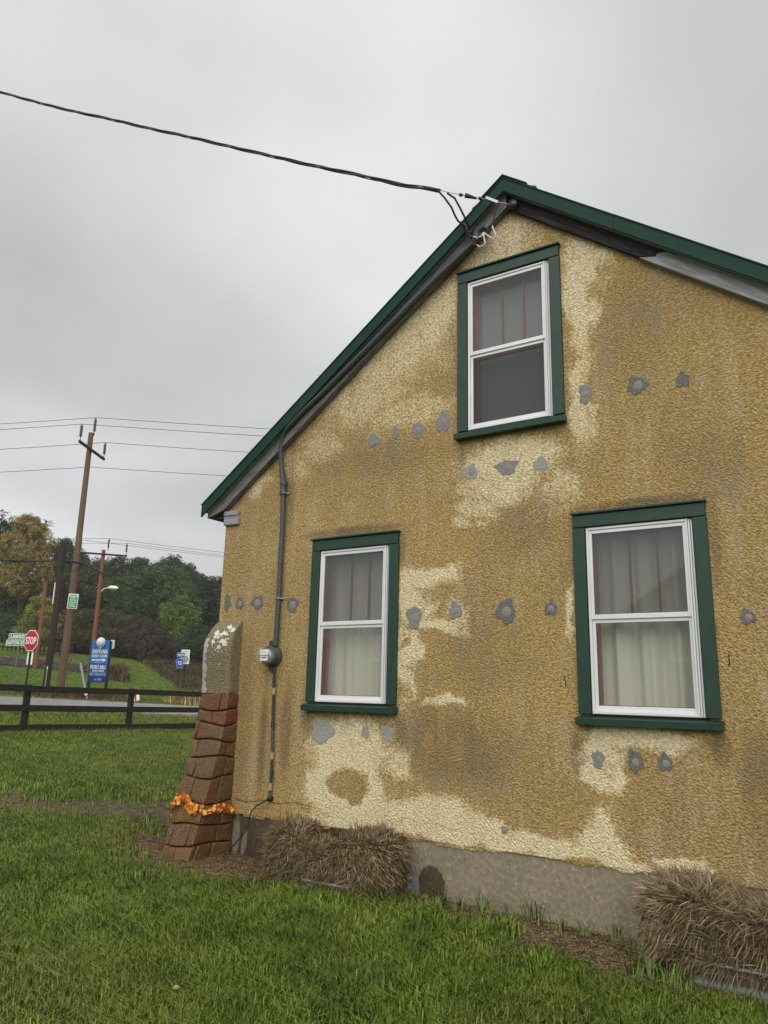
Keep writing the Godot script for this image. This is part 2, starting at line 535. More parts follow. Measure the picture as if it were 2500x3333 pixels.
# ---------------------------------------------------------------- materials
func make_materials() -> void:
	M.green = noisy(Color8(27, 56, 45), Color8(36, 66, 53), 0.5, 1.3, 0.03, 31, 0.03)
	M.green_metal = noisy(Color8(21, 56, 46), Color8(27, 64, 52), 0.6, 0.7, 0.02, 32)
	M.green_metal.metallic_specular = 0.3
	M.wood_light = wood(Color8(124, 126, 128), Color8(182, 182, 180), 41, Vector3(0.35, 5.0, 1.0), true)
	M.wood_dark = wood(Color8(82, 82, 84), Color8(148, 147, 145), 43, Vector3(0.35, 5.0, 1.0), true)
	M.wood_black = wood(Color8(36, 35, 36), Color8(76, 74, 74), 44, Vector3(0.35, 5.0, 1.0), true)
	M.aluminium = noisy(Color8(220, 221, 222), Color8(232, 233, 234), 0.38, 0.7, 0.01, 51)
	M.aluminium.metallic = 0.1
	M.red_wood = noisy(Color8(92, 42, 32), Color8(134, 66, 50), 0.6, 4.0, 0.04, 52)
	M.curtain = noisy(Color8(180, 178, 158), Color8(198, 196, 178), 0.95, 6.0, 0.05, 53)
	M.curtain.backlight_enabled = true
	M.curtain.backlight = Color(0.3, 0.3, 0.27)
	M.drab = mat(Color8(74, 68, 60), 0.9)
	M.room = mat(Color8(150, 143, 128), 0.9)
	M.blind = noisy(Color8(82, 84, 84), Color8(94, 96, 96), 0.9, 3.0, 0.04, 153)
	M.screen = mat(Color(0.16, 0.165, 0.165, 0.42), 0.7)
	M.screen.transparency = BaseMaterial3D.TRANSPARENCY_ALPHA
	M.glass = mat(Color(0.92, 0.95, 0.94, 0.06), 0.02)
	M.glass.transparency = BaseMaterial3D.TRANSPARENCY_ALPHA
	M.dusty_glass = M.glass
	M.patch = noisy(Color8(112, 112, 110), Color8(154, 153, 148), 0.92, 3.0, 0.05, 54, 0.4)
	M.patch_pale = noisy(Color8(138, 138, 134), Color8(170, 168, 160), 0.92, 3.0, 0.05, 56, 0.4)
	M.patch_dark = noisy(Color8(88, 87, 84), Color8(128, 126, 120), 0.92, 3.0, 0.05, 57, 0.4)
	M.plug = noisy(Color8(122, 120, 114), Color8(156, 153, 145), 0.9, 5.0, 0.05, 55, 0.3)
	M.lintel = wood(Color8(56, 46, 38), Color8(92, 78, 64), 45)
	M.pipe = noisy(Color8(52, 60, 58), Color8(82, 90, 86), 0.55, 6.0, 0.04, 58)
	M.pipe_dark = noisy(Color8(30, 31, 31), Color8(70, 72, 70), 0.55, 8.0, 0.06, 59)
	M.pipe_dark.uv1_scale = Vector3(3, 3, 3)
	M.cable = mat(Color8(30, 31, 32), 0.6)
	M.white_wire = mat(Color8(206, 198, 190), 0.6)
	M.steel = noisy(Color8(140, 146, 150), Color8(186, 192, 196), 0.4, 3.0, 0.04, 60)
	M.steel.metallic = 0.6
	M.zinc = noisy(Color8(112, 118, 120), Color8(156, 162, 164), 0.5, 2.0, 0.03, 61)
	M.zinc.metallic = 0.15
	M.black = mat(Color8(22, 22, 22), 0.6)
	M.fence = wood(Color8(34, 31, 27), Color8(62, 56, 48), 62, Vector3(5.0, 5.0, 0.5))
	M.pole_brown = wood(Color8(84, 68, 56), Color8(128, 108, 90), 63, Vector3(4.0, 0.3, 4.0))
	M.pole_red = wood(Color8(108, 70, 50), Color8(142, 96, 72), 64, Vector3(4.0, 0.3, 4.0))
	M.pole_dark = wood(Color8(40, 34, 30), Color8(74, 64, 56), 65, Vector3(4.0, 0.3, 4.0))
	M.white = mat(Color8(232, 232, 228), 0.5)
	M.sign_red = mat(Color8(172, 26, 40), 0.4)
	M.sign_green = mat(Color8(22, 112, 80), 0.4)
	M.sign_blue = mat(Color8(28, 66, 160), 0.4)
	M.blue_light = mat(Color8(20, 104, 178), 0.4)
	M.blue_mid = mat(Color8(16, 70, 148), 0.4)
	M.blue_dark = mat(Color8(24, 34, 116), 0.4)
	M.sign_post = mat(Color8(96, 104, 104), 0.5)
	M.text_grey = mat(Color8(130, 134, 136), 0.6)
	M.text_pale_blue = mat(Color8(150, 170, 205), 0.5)
	M.insulator = mat(Color8(44, 44, 48), 0.3)
	M.orange = mat(Color.WHITE, 0.7)
	M.orange.vertex_color_use_as_albedo = true
	M.tint = mat(Color.WHITE, 0.75, 0.35)
	M.tint.vertex_color_use_as_albedo = true
	M.leaf = mat(Color.WHITE, 0.65, 0.3)
	M.leaf.vertex_color_use_as_albedo = true
	M.leaf.backlight_enabled = true
	M.leaf.backlight = Color(0.45, 0.5, 0.3)
	M.grass = mat(Color.WHITE, 0.5, 0.4)
	M.grass.vertex_color_use_as_albedo = true
	M.grass.backlight_enabled = true
	M.grass.backlight = Color(0.45, 0.5, 0.3)
	M.straw = mat(Color.WHITE, 0.7, 0.35)
	M.straw.vertex_color_use_as_albedo = true
	M.bark = noisy(Color8(54, 46, 40), Color8(92, 82, 72), 0.9, 1.0, 0.05, 66)

func wood(lo: Color, hi: Color, sd: int, grain := Vector3(2.2, 2.2, 2.2), own_uv := false) -> StandardMaterial3D:
	# weathered grain: noise drawn out along v of a tall texture, mapped by triplanar; fine cracks from the bump
	var m := mat(Color.WHITE, 0.85, 0.3)
	m.albedo_texture = noise_tex(0.03, lo, hi, sd, 256, 5)
	m.uv1_triplanar = not own_uv
	m.uv1_world_triplanar = not own_uv
	m.uv1_scale = grain
	m.heightmap_enabled = true
	m.heightmap_texture = grey_tex(0.06, sd + 3, 256, 5)
	m.heightmap_scale = 0.35
	return m

# ---------------------------------------------------------------- house
func rake_poly(top0: float, bot0: float, xa: float, xb: float) -> Array:
	# band parallel to the roof between two offsets, from xa to xb on one side of the ridge
	return [Vector2(xa, top0 - 0.75 * absf(xa - XP)), Vector2(xb, top0 - 0.75 * absf(xb - XP)), Vector2(xb, bot0 - 0.75 * absf(xb - XP)), Vector2(xa, bot0 - 0.75 * absf(xa - XP))]

func prism_mb(poly: Array, z0: float, z1: float) -> MB:
	var mb := MB.new()
	mb.prism(poly, z0, z1)
	for k in mb.v.size():      # grain runs along the slope of the roof
		var p := mb.v[k]
		var dx := absf(p.x - XP)
		mb.uv[k] = Vector2(dx * 0.8 - p.y * 0.6 + (3.7 if p.x < XP else 0.0), dx * 0.6 + p.y * 0.8 + p.z)
	return mb

func box_mb(lo: Vector3, hi: Vector3, bev := 0.004) -> MB:
	var mb := MB.new()
	mb.abox(lo, hi, bev)
	return mb

func make_house() -> Node3D:
	var h := node("stucco_house", null, Vector3.ZERO)
	tag(h, "ochre stucco gabled house with dark green trim and stained grey patched wall", "house")
	var mb := MB.new()
	gable_wall(mb)
	obj("gable_wall", mb, stucco_material(), h)
	var plaster := noisy(Color8(158, 132, 82), Color8(190, 166, 118), 0.92, 0.8, 0.04, 71, 1.0)
	M.plaster = plaster
	# other walls, attic floor, ground floor: the shell is closed
	var zb := -9.0
	obj("side_wall", box_mb(Vector3(XL, 0.44, zb), Vector3(XL + 0.22, 3.36, -0.222)), plaster, h)
	obj("side_wall", box_mb(Vector3(XR - 0.22, 0.44, zb), Vector3(XR, 3.36, -0.222)), plaster, h)
	obj("back_wall", prism_mb([Vector2(XL, 0.44), Vector2(XR, 0.44), Vector2(XR, 3.36), Vector2(XP, 5.74), Vector2(XL, 3.36)], zb - 0.22, zb), plaster, h)
	obj("room_floor", box_mb(Vector3(XL + 0.222, 0.5, zb), Vector3(XR - 0.222, 0.62, -0.222)), M.drab, h)
	obj("attic_floor", box_mb(Vector3(XL + 0.222, 3.12, zb), Vector3(XR - 0.222, 3.3, -0.222)), M.room, h)
	obj("room_partition", box_mb(Vector3(XL + 0.222, 0.622, -3.2), Vector3(XR - 0.222, 3.118, -3.1)), M.room, h)
	obj("attic_partition", prism_mb([Vector2(XP - 2.6, 3.302), Vector2(XP + 2.6, 3.302), Vector2(XP, 5.2)], -3.0, -2.9), M.room, h)
	foundation(h)
	# roof: two metal slopes with standing seams, ridge cap
	for s in [-1.0, 1.0]:
		var e: float = XP + s * 3.405
		var r := MB.new()
		r.prism([Vector2(XP + s * 0.0, 5.95), Vector2(e, 5.95 - 0.75 * 3.405), Vector2(e, 5.95 - 0.75 * 3.405 - 0.05), Vector2(XP, 5.90)], -9.3, 0.115)
		var roof := obj("roof_slope", r, M.green_metal, h)
		for k in 22:
			var z := -9.2 + k * 0.42
			var rib := MB.new()
			rib.beam(Vector3(XP + s * 0.1, 5.965 - 0.075, z), Vector3(e, 5.965 - 0.75 * 3.405, z), 0.03, 0.035, 0.004)
			obj("seam", rib, M.green_metal, roof)
		# rake trim: metal angle on the gable edge; the right one is in two lengths
		var spans := [[XP, XP + 0.93, 0.0], [XP + 0.934, e + 0.012, 0.002]] if s > 0 else [[e - 0.012, XP, 0.0]]
		for sp in spans:
			obj("rake_trim", prism_mb(rake_poly(5.957, 5.828, sp[0], sp[1]), 0.116, 0.134 + sp[2]), M.green_metal, h)
			obj("rake_drip_edge", prism_mb(rake_poly(5.962, 5.952, sp[0], sp[1]), 0.02, 0.142 + sp[2]), M.green_metal, h)
		# soffit under the overhang, rake board on the wall, darker frieze board
		var a: float = XP if s > 0 else e + 0.03
		var b: float = e - 0.03 if s > 0 else XP
		var w0: float = XP if s > 0 else XL
		var w1: float = XR if s > 0 else XP
		obj("soffit_board", prism_mb(rake_poly(5.86, 5.84, a, b), 0.004, 0.114), M.wood_light, h)
		if s > 0:
			obj("frieze_board", prism_mb([Vector2(XP, 5.834), Vector2(XP + 1.3, 5.834 - 0.975), Vector2(XP + 1.22, 5.79 - 0.915), Vector2(XP + 1.2, 5.75 - 0.9), Vector2(XP + 1.08, 5.7 - 0.81), Vector2(XP, 5.7)], 0.003, 0.05), M.wood_black, h)
			obj("frieze_board", prism_mb([Vector2(XP + 1.31, 5.834 - 0.9825), Vector2(e - 0.04, 5.834 - 0.75 * 3.365), Vector2(e - 0.04, 5.69 - 0.75 * 3.365), Vector2(XP + 1.092, 5.69 - 0.819), Vector2(XP + 1.212, 5.75 - 0.909), Vector2(XP + 1.232, 5.79 - 0.924)], 0.003, 0.056), M.wood_light, h)
		else:
			obj("rake_board", prism_mb([Vector2(XP, 5.834), Vector2(XP, 5.70), Vector2(XL - 0.0, 5.70 - 0.75 * (XP - XL)), Vector2(XL - 0.17, 5.70 - 0.75 * (XP - XL) - 0.045), Vector2(e + 0.04, 3.26), Vector2(e + 0.04, 5.834 - 0.75 * (XP - e - 0.04))], 0.003, 0.072), M.wood_dark, h)
	obj("eave_fascia", box_mb(Vector3(-5.74, 3.262, -9.2), Vector3(-5.715, 3.37, 0.07)), M.wood_dark, h)
	obj("eave_soffit", box_mb(Vector3(-5.712, 3.262, -9.2), Vector3(-5.535, 3.28, 0.0)), M.wood_dark, h)
	obj("corner_block", box_mb(Vector3(-5.535, 3.17, -0.1), Vector3(-5.335, 3.262, 0.035)), M.wood_light, h)
	obj("corner_block", box_mb(Vector3(-5.532, 3.264, 0.004), Vector3(-5.342, 3.315, 0.045)), M.wood_light, h)
	# ridge cap with its ragged front closure
	var rc := MB.new()
	for s in [-1.0, 1.0]:
		rc.prism([Vector2(XP, 5.985), Vector2(XP + s * 0.22, 5.985 - 0.165), Vector2(XP + s * 0.22, 5.975 - 0.165), Vector2(XP, 5.975)], -9.3, 0.15)
	var cap := obj("ridge_cap", rc, M.green_metal, h)
	var rag := []
	for k in 13:
		var x: float = -0.3 + 0.05 * k
		rag.append(Vector2(XP + x, 5.972 - 0.75 * absf(x) + (0.0 if k % 3 else 0.014)))
	for k in 13:
		var x: float = 0.3 - 0.05 * k
		rag.append(Vector2(XP + x, 5.955 - 0.75 * absf(x)))
	obj("foam_closure", prism_mb(rag, 0.02, 0.137), M.black, cap)
	for k in WINDOWS.size():
		make_window(h, WINDOWS[k], k)
	mortar_patches(h)
	make_buttress(h)
	# basement windows behind the bales
	for bw in [[-4.05, -3.3], [-0.85, -0.1]]:
		var w := node("basement_window", h, Vector3.ZERO)
		obj("lintel", box_mb(Vector3(bw[0], 0.385, -0.05), Vector3(bw[1], 0.437, 0.022), 0.006), M.lintel, w)
		obj("frame", box_mb(Vector3(bw[0] + 0.02, 0.335, -0.05), Vector3(bw[1] - 0.02, 0.383, 0.008), 0.004), M.lintel, w)
		obj("pane", box_mb(Vector3(bw[0] + 0.02, 0.1, -0.05), Vector3(bw[1] - 0.02, 0.334, -0.012), 0.0), M.black, w)
	return h

func foundation(h: Node3D) -> void:
	# concrete below the render: grey wash with splashes, soaked dark at the left
	var W := 1536
	var H := 160
	var n1 := noise_bytes(W, H, 0.01, 103, 5)
	var n2 := noise_bytes(W, H, 0.09, 108, 4)
	var n3 := noise_bytes(W, H, 0.25, 109, 2)
	var st := noise_bytes(W, H, 0.05, 117, 3, 8)
	var out := PackedByteArray()
	out.resize(W * H * 3)
	for y in H:
		for x in W:
			var q := y * W + x
			var xm := lerpf(XL, XR, x / float(W))
			var ym := lerpf(0.46, -0.4, y / float(H))
			var a := n1[q] / 255.0
			var f := n2[q] / 255.0
			var wet := 1.0 - smoothstep(-3.45, -3.3, xm + (a - 0.5) * 0.3)
			# two pale lime smears near the buttress
			var sm := 1.0 - smoothstep(0.7, 1.1, Vector2((xm + 5.03 + (0.24 - ym) * 0.15) / 0.035, (ym - 0.2) / 0.12).length() + (f - 0.5) * 0.5)
			sm = maxf(sm, 1.0 - smoothstep(0.7, 1.1, Vector2((xm + 5.14) / 0.05, (ym - 0.24) / 0.2).length() + (f - 0.5) * 0.5))
			wet *= 1.0 - 0.85 * sm
			# damp arch beside the left bale
			wet = maxf(wet, 0.95 * (1.0 - smoothstep(0.9, 1.05, Vector2((xm + 3.09) / 0.12, maxf(ym - 0.13, 0.0) / 0.14).length() + (f - 0.5) * 0.12)))
			var r := lerpf(132.0, 148.0, a)
			var g := lerpf(122.0, 137.0, a)
			var b := lerpf(104.0, 118.0, a)
			r = lerpf(r, 64.0 + 22.0 * a, wet); g = lerpf(g, 55.0 + 18.0 * a, wet); b = lerpf(b, 43.0 + 14.0 * a, wet)
			var fl := 0.7 * smoothstep(0.66, 0.76, n3[q] / 255.0 * 0.6 + f * 0.4) * smoothstep(0.4, 0.7, st[q] / 255.0) * (1.0 - wet)
			r = lerpf(r, 196.0, fl); g = lerpf(g, 190.0, fl); b = lerpf(b, 170.0, fl)
			var gr := (f - 0.5) * 26.0 + (n3[q] / 255.0 - 0.5) * 14.0
			out[q * 3] = int(clampf(r + gr, 0, 255)); out[q * 3 + 1] = int(clampf(g + gr, 0, 255)); out[q * 3 + 2] = int(clampf(b + gr, 0, 255))
	var m := mat(Color.WHITE, 0.85, 0.4)
	m.albedo_texture = ImageTexture.create_from_image(Image.create_from_data(W, H, false, Image.FORMAT_RGB8, out))
	m.texture_repeat = false
	m.heightmap_enabled = true
	m.heightmap_texture = ImageTexture.create_from_image(Image.create_from_data(W, H, false, Image.FORMAT_L8, n2))
	m.heightmap_scale = 0.4
	var mb := MB.new()
	var zf := -0.012
	mb.quad(Vector3(XL + 0.01, -0.4, zf), Vector3(XR - 0.01, -0.4, zf), Vector3(XR - 0.01, 0.445, zf), Vector3(XL + 0.01, 0.445, zf), Vector3(0, 0, 1), Vector2(0, 1), Vector2(1, 1), Vector2(1, 0.01), Vector2(0, 0.01))
	for s in [[XL + 0.01, XL + 0.25], [XR - 0.25, XR - 0.01]]:
		mb.abox(Vector3(s[0], -0.4, -9.0), Vector3(s[1], 0.438, zf - 0.003))
	mb.abox(Vector3(XL + 0.252, -0.4, -9.2), Vector3(XR - 0.252, 0.438, -9.0))
	mb.abox(Vector3(XL + 0.252, -0.4, -0.25), Vector3(XR - 0.252, 0.438, zf - 0.004))
	obj("foundation", mb, m, h)

func make_window(h: Node3D, w: Array, which: int) -> void:
	var x0: float = w[0]
	var x1: float = w[1]
	var yt: float = w[2]
	var yb: float = w[3]
	var n := node("window", h, Vector3.ZERO)
	var cw := 0.092
	# casing
	obj("head_casing", box_mb(Vector3(x0 + 0.004, yt - 0.115, -0.01), Vector3(x1 - 0.004, yt - 0.02, 0.036), 0.004), M.green, n)
	obj("drip_cap", box_mb(Vector3(x0 - 0.008, yt - 0.018, -0.01), Vector3(x1 + 0.008, yt, 0.055), 0.004), M.green, n)
	obj("side_casing", box_mb(Vector3(x0, yb + 0.072, -0.01), Vector3(x0 + cw, yt - 0.117, 0.033), 0.004), M.green, n)
	obj("side_casing", box_mb(Vector3(x1 - cw, yb + 0.072, -0.01), Vector3(x1, yt - 0.117, 0.033), 0.004), M.green, n)
	var sill := MB.new()
	sill.prism([Vector2(0.075, yb), Vector2(0.078, yb + 0.044), Vector2(-0.05, yb + 0.07), Vector2(-0.05, yb)], x0 - 0.012, x1 + 0.012)
	sill.turned(Transform3D(Basis(Vector3(0, 0, 1), Vector3(0, 1, 0), Vector3(1, 0, 0)), Vector3.ZERO))
	obj("sill", sill, M.green, n)
	# aluminium storm frame
	var a0 := x0 + cw + 0.006
	var a1 := x1 - cw - 0.006
	var b0 := yb + 0.075
	var b1 := yt - 0.121
	obj("storm_track", box_mb(Vector3(a0, b0, -0.03), Vector3(a0 + 0.018, b1, 0.02), 0.003), M.aluminium, n)
	for k in 3:
		obj("storm_track", box_mb(Vector3(a1 - 0.044 + k * 0.015, b0, -0.03), Vector3(a1 - 0.032 + k * 0.015, b1, 0.022 - k * 0.008), 0.002), M.aluminium, n)
	obj("storm_track", box_mb(Vector3(a0 + 0.019, b1 - 0.02, -0.03), Vector3(a1 - 0.045, b1, 0.02), 0.003), M.aluminium, n)
	obj("storm_track", box_mb(Vector3(a0 + 0.019, b0, -0.03), Vector3(a1 - 0.045, b0 + 0.022, 0.024), 0.003), M.aluminium, n)
	var l0 := a0 + 0.019
	var l1 := a1 - 0.045
	var ym := lerpf(b0, b1, 0.505)
	# two storm sashes: upper outside, lower slightly behind, each with stiles and rails
	for u in 2:
		var s0 := ym - 0.015 if u == 0 else b0 + 0.023
		var s1 := b1 - 0.021 if u == 0 else ym - 0.016
		var z := 0.012 if u == 0 else 0.0
		var sash := node("storm_sash", n, Vector3.ZERO)
		var st := 0.022
		obj("stile", box_mb(Vector3(l0, s0, z - 0.014), Vector3(l0 + st, s1, z), 0.002), M.aluminium, sash)
		obj("stile", box_mb(Vector3(l1 - st, s0, z - 0.014), Vector3(l1, s1, z), 0.002), M.aluminium, sash)
		obj("rail", box_mb(Vector3(l0 + st + 0.001, s0, z - 0.014), Vector3(l1 - st - 0.001, s0 + 0.034, z), 0.002), M.aluminium, sash)
		obj("rail", box_mb(Vector3(l0 + st + 0.001, s1 - 0.026, z - 0.014), Vector3(l1 - st - 0.001, s1, z), 0.002), M.aluminium, sash)
		var g := MB.new()
		g.quad(Vector3(l0 + st, s0 + 0.03, z - 0.007), Vector3(l1 - st, s0 + 0.03, z - 0.007), Vector3(l1 - st, s1 - 0.025, z - 0.007), Vector3(l0 + st, s1 - 0.025, z - 0.007), Vector3(0, 0, 1))
		obj("glass_pane", g, M.glass, sash)
		if (u == 0) != (which == 1):
			var sm := MB.new()
			var zs := z - 0.022 if which != 1 else z - 0.001
			sm.quad(Vector3(l0 + st, s0 + 0.03, zs), Vector3(l1 - st, s0 + 0.03, zs), Vector3(l1 - st, s1 - 0.025, zs), Vector3(l0 + st, s1 - 0.025, zs), Vector3(0, 0, 1))
			obj("insect_screen", sm, M.screen, sash)
	# the old wooden sashes inside
	var ws := node("wooden_sash", n, Vector3.ZERO)
	var zi := -0.075
	obj("stile", box_mb(Vector3(a0 - 0.01, b0 - 0.01, zi - 0.03), Vector3(a0 + 0.05, b1 + 0.01, zi), 0.004), M.red_wood, ws)
	obj("stile", box_mb(Vector3(a1 - 0.045, b0 - 0.01, zi - 0.03), Vector3(a1 + 0.01, b1 + 0.01, zi), 0.004), M.red_wood, ws)
	obj("rail", box_mb(Vector3(a0 + 0.052, b0 - 0.01, zi - 0.03), Vector3(a1 - 0.047, b0 + 0.062, zi), 0.004), M.red_wood, ws)
	obj("rail", box_mb(Vector3(a0 + 0.052, b1 - 0.04, zi - 0.03), Vector3(a1 - 0.047, b1 + 0.01, zi), 0.004), M.red_wood, ws)
	obj("meeting_rail", box_mb(Vector3(a0 + 0.052, ym - 0.03, zi - 0.03), Vector3(a1 - 0.047, ym + 0.004, zi), 0.003), M.red_wood, ws)
	for k in 2:
		var mx := lerpf(a0 + 0.05, a1 - 0.045, 0.36 + k * 0.3)
		obj("muntin", box_mb(Vector3(mx - 0.008, ym + 0.005, zi - 0.025), Vector3(mx + 0.008, b1 - 0.041, zi), 0.002), M.red_wood, ws)
	var og := MB.new()
	og.quad(Vector3(a0 + 0.05, b0 + 0.06, zi - 0.015), Vector3(a1 - 0.046, b0 + 0.06, zi - 0.015), Vector3(a1 - 0.046, b1 - 0.04, zi - 0.015), Vector3(a0 + 0.05, b1 - 0.04, zi - 0.015), Vector3(0, 0, 1))
	obj("old_pane", og, M.glass, ws)
	# curtains / blind
	var P := []
	var rows := 10
	var cols := 60
	var zc := -0.17
	for r in rows + 1:
		var row := []
		for k in cols + 1:
			var t := k / float(cols)
			var v := r / float(rows)
			var fold := 0.0
			if which == 0: fold = 0.012 * sin(t * 21.0) + 0.008 * sin(t * 47.0 + v)
			elif which == 2: fold = 0.03 * sin(t * 26.0 + 1.0 + 0.4 * v) + 0.012 * sin(t * 61.0)
			else: fold = 0.006 * sin(t * 9.0 + v * 2.0)
			row.append(Vector3(lerpf(a0 - 0.05, a1 + 0.05, t), lerpf(b0 - 0.03, b1 + 0.05, v), zc + fold - 0.01 * v))
		P.append(row)
	var cm := MB.new()
	cm.grid(P, Vector3(0, 0, 1))
	obj("curtain" if which != 1 else "window_shade", cm, M.curtain if which != 1 else M.blind, n)

func mortar_patches(h: Node3D) -> void:
	# [x, y, rx, ry] in the 1659 px view of the photograph, tone 0 mid, 1 pale, 2 dark, plug
	var L := [[807, 951, 13, 14, 0, 0], [855, 933, 8, 13, 0, 0], [903, 929, 14, 19, 0, 1], [958, 911, 16, 23, 0, 1], [1264, 850, 15, 22, 0, 1], [1376, 832, 24, 20, 2, 1], [1475, 820, 16, 17, 2, 0],
		[1019, 1020, 14, 18, 1, 1], [1095, 1009, 25, 17, 0, 1], [1168, 1002, 17, 16, 1, 0], [492, 1301, 7, 19, 2, 0], [518, 1303, 9, 14, 2, 1], [556, 1301, 14, 16, 2, 1], [632, 1306, 13, 18, 2, 1],
		[895, 1333, 17, 26, 0, 1], [984, 1319, 15, 19, 0, 1], [1093, 1320, 21, 28, 2, 1], [1190, 1314, 14, 17, 2, 1], [1615, 1332, 17, 18, 2, 1], [696, 1578, 26, 28, 1, 0], [790, 1582, 9, 15, 1, 0], [836, 1583, 14, 17, 1, 0],
		[1292, 1640, 14, 20, 0, 1], [1372, 1645, 17, 25, 2, 1], [1437, 1648, 17, 20, 2, 1], [1090, 1793, 8, 9, 0, 1]]
	rng.seed = 77
	for d in L:
		var c := wp(d[0] * 1.507, d[1] * 1.507)
		var rx: float = (wp((d[0] + d[2]) * 1.507, d[1] * 1.507) - c).x
		var ry: float = (c - wp(d[0] * 1.507, (d[1] + d[3]) * 1.507)).y
		var mb := MB.new()
		var ph := rng.randf() * 10.0
		var K := 30
		var ring := []
		for k in K:
			var an := TAU * k / K
			var q := 1.0 + 0.13 * sin(an * 3.0 + ph) + 0.1 * sin(an * 5.0 + ph * 2.0) + rng.randf_range(-0.1, 0.1)
			ring.append(Vector3(cos(an) * rx * q, sin(an) * ry * q, 0))
		var m := mb.vert(c + Vector3(0, 0, 0.007), Vector3(0, 0, 1))
		var i1 := mb.v.size()
		for k in K: mb.vert(c + ring[k] * 0.86 + Vector3(0, 0, 0.005 + rng.randf() * 0.003), Vector3(0, 0, 1))
		var i2 := mb.v.size()
		for k in K: mb.vert(c + ring[k] + Vector3(0, 0, -0.002), (ring[k].normalized() + Vector3(0, 0, 0.7)).normalized())
		for k in K:
			var k1 := (k + 1) % K
			mb.face(m, i1 + k, i1 + k1)
			mb.face(i1 + k, i2 + k, i2 + k1); mb.face(i1 + k, i2 + k1, i1 + k1)
		var o := obj("mortar_patch", mb, [M.patch, M.patch_pale, M.patch_dark][d[4]], h)
		if d[5] == 1:
			var pl := MB.new()
			var pr := minf(rx, ry) * 0.55
			pl.lathe(Transform3D(Basis(), c + Vector3(rx * 0.08, -ry * 0.05, 0.004)), [Vector2(pr, 0.001), Vector2(pr * 0.8, 0.004), Vector2(pr * 0.4, 0.006), Vector2(0.0001, 0.0065)], 16)
			obj("plug", pl, M.plug, o)

# buttress: profile of the front face
const BUT := [[0.0, 0.52], [0.06, 0.50], [0.33, 0.408], [0.72, 0.292], [1.05, 0.205], [1.30, 0.155], [1.51, 0.128]]
func but_z(y: float) -> float:
	for k in BUT.size() - 1:
		if y <= BUT[k + 1][0]:
			return lerpf(BUT[k][1], BUT[k + 1][1], (y - BUT[k][0]) / (BUT[k + 1][0] - BUT[k][0]))
	return BUT[-1][1]

# u runs 0..1 left flank (back to front), 1..2 front, 2..3 right flank (front to wall)
func but_point(u: float, y: float, off: float) -> Vector3:
	var z := but_z(y)
	var A := Vector2(-5.55, -0.35)
	var B := Vector2(-5.55, z)
	var C := Vector2(-5.2, z)
	var D := Vector2(-5.2, -0.03)
	var p: Vector2
	var nn: Vector2
	var c := 0.05
	if u < 1.0:
		p = A.lerp(B, u); nn = Vector2(-1, 0)
		if u > 1.0 - c: nn = Vector2(-1, (u - 1.0 + c) / c).normalized()
	elif u < 2.0:
		p = B.lerp(C, u - 1.0); nn = Vector2(0, 1)
		if u < 1.0 + c: nn = Vector2(-(1.0 + c - u) / c, 1).normalized()
		if u > 2.0 - c: nn = Vector2((u - 2.0 + c) / c, 1).normalized()
	else:
		p = C.lerp(D, u - 2.0); nn = Vector2(1, 0)
		if u < 2.0 + c: nn = Vector2(1, (2.0 + c - u) / c).normalized()
	p += nn * off
	return Vector3(p.x, y, p.y)

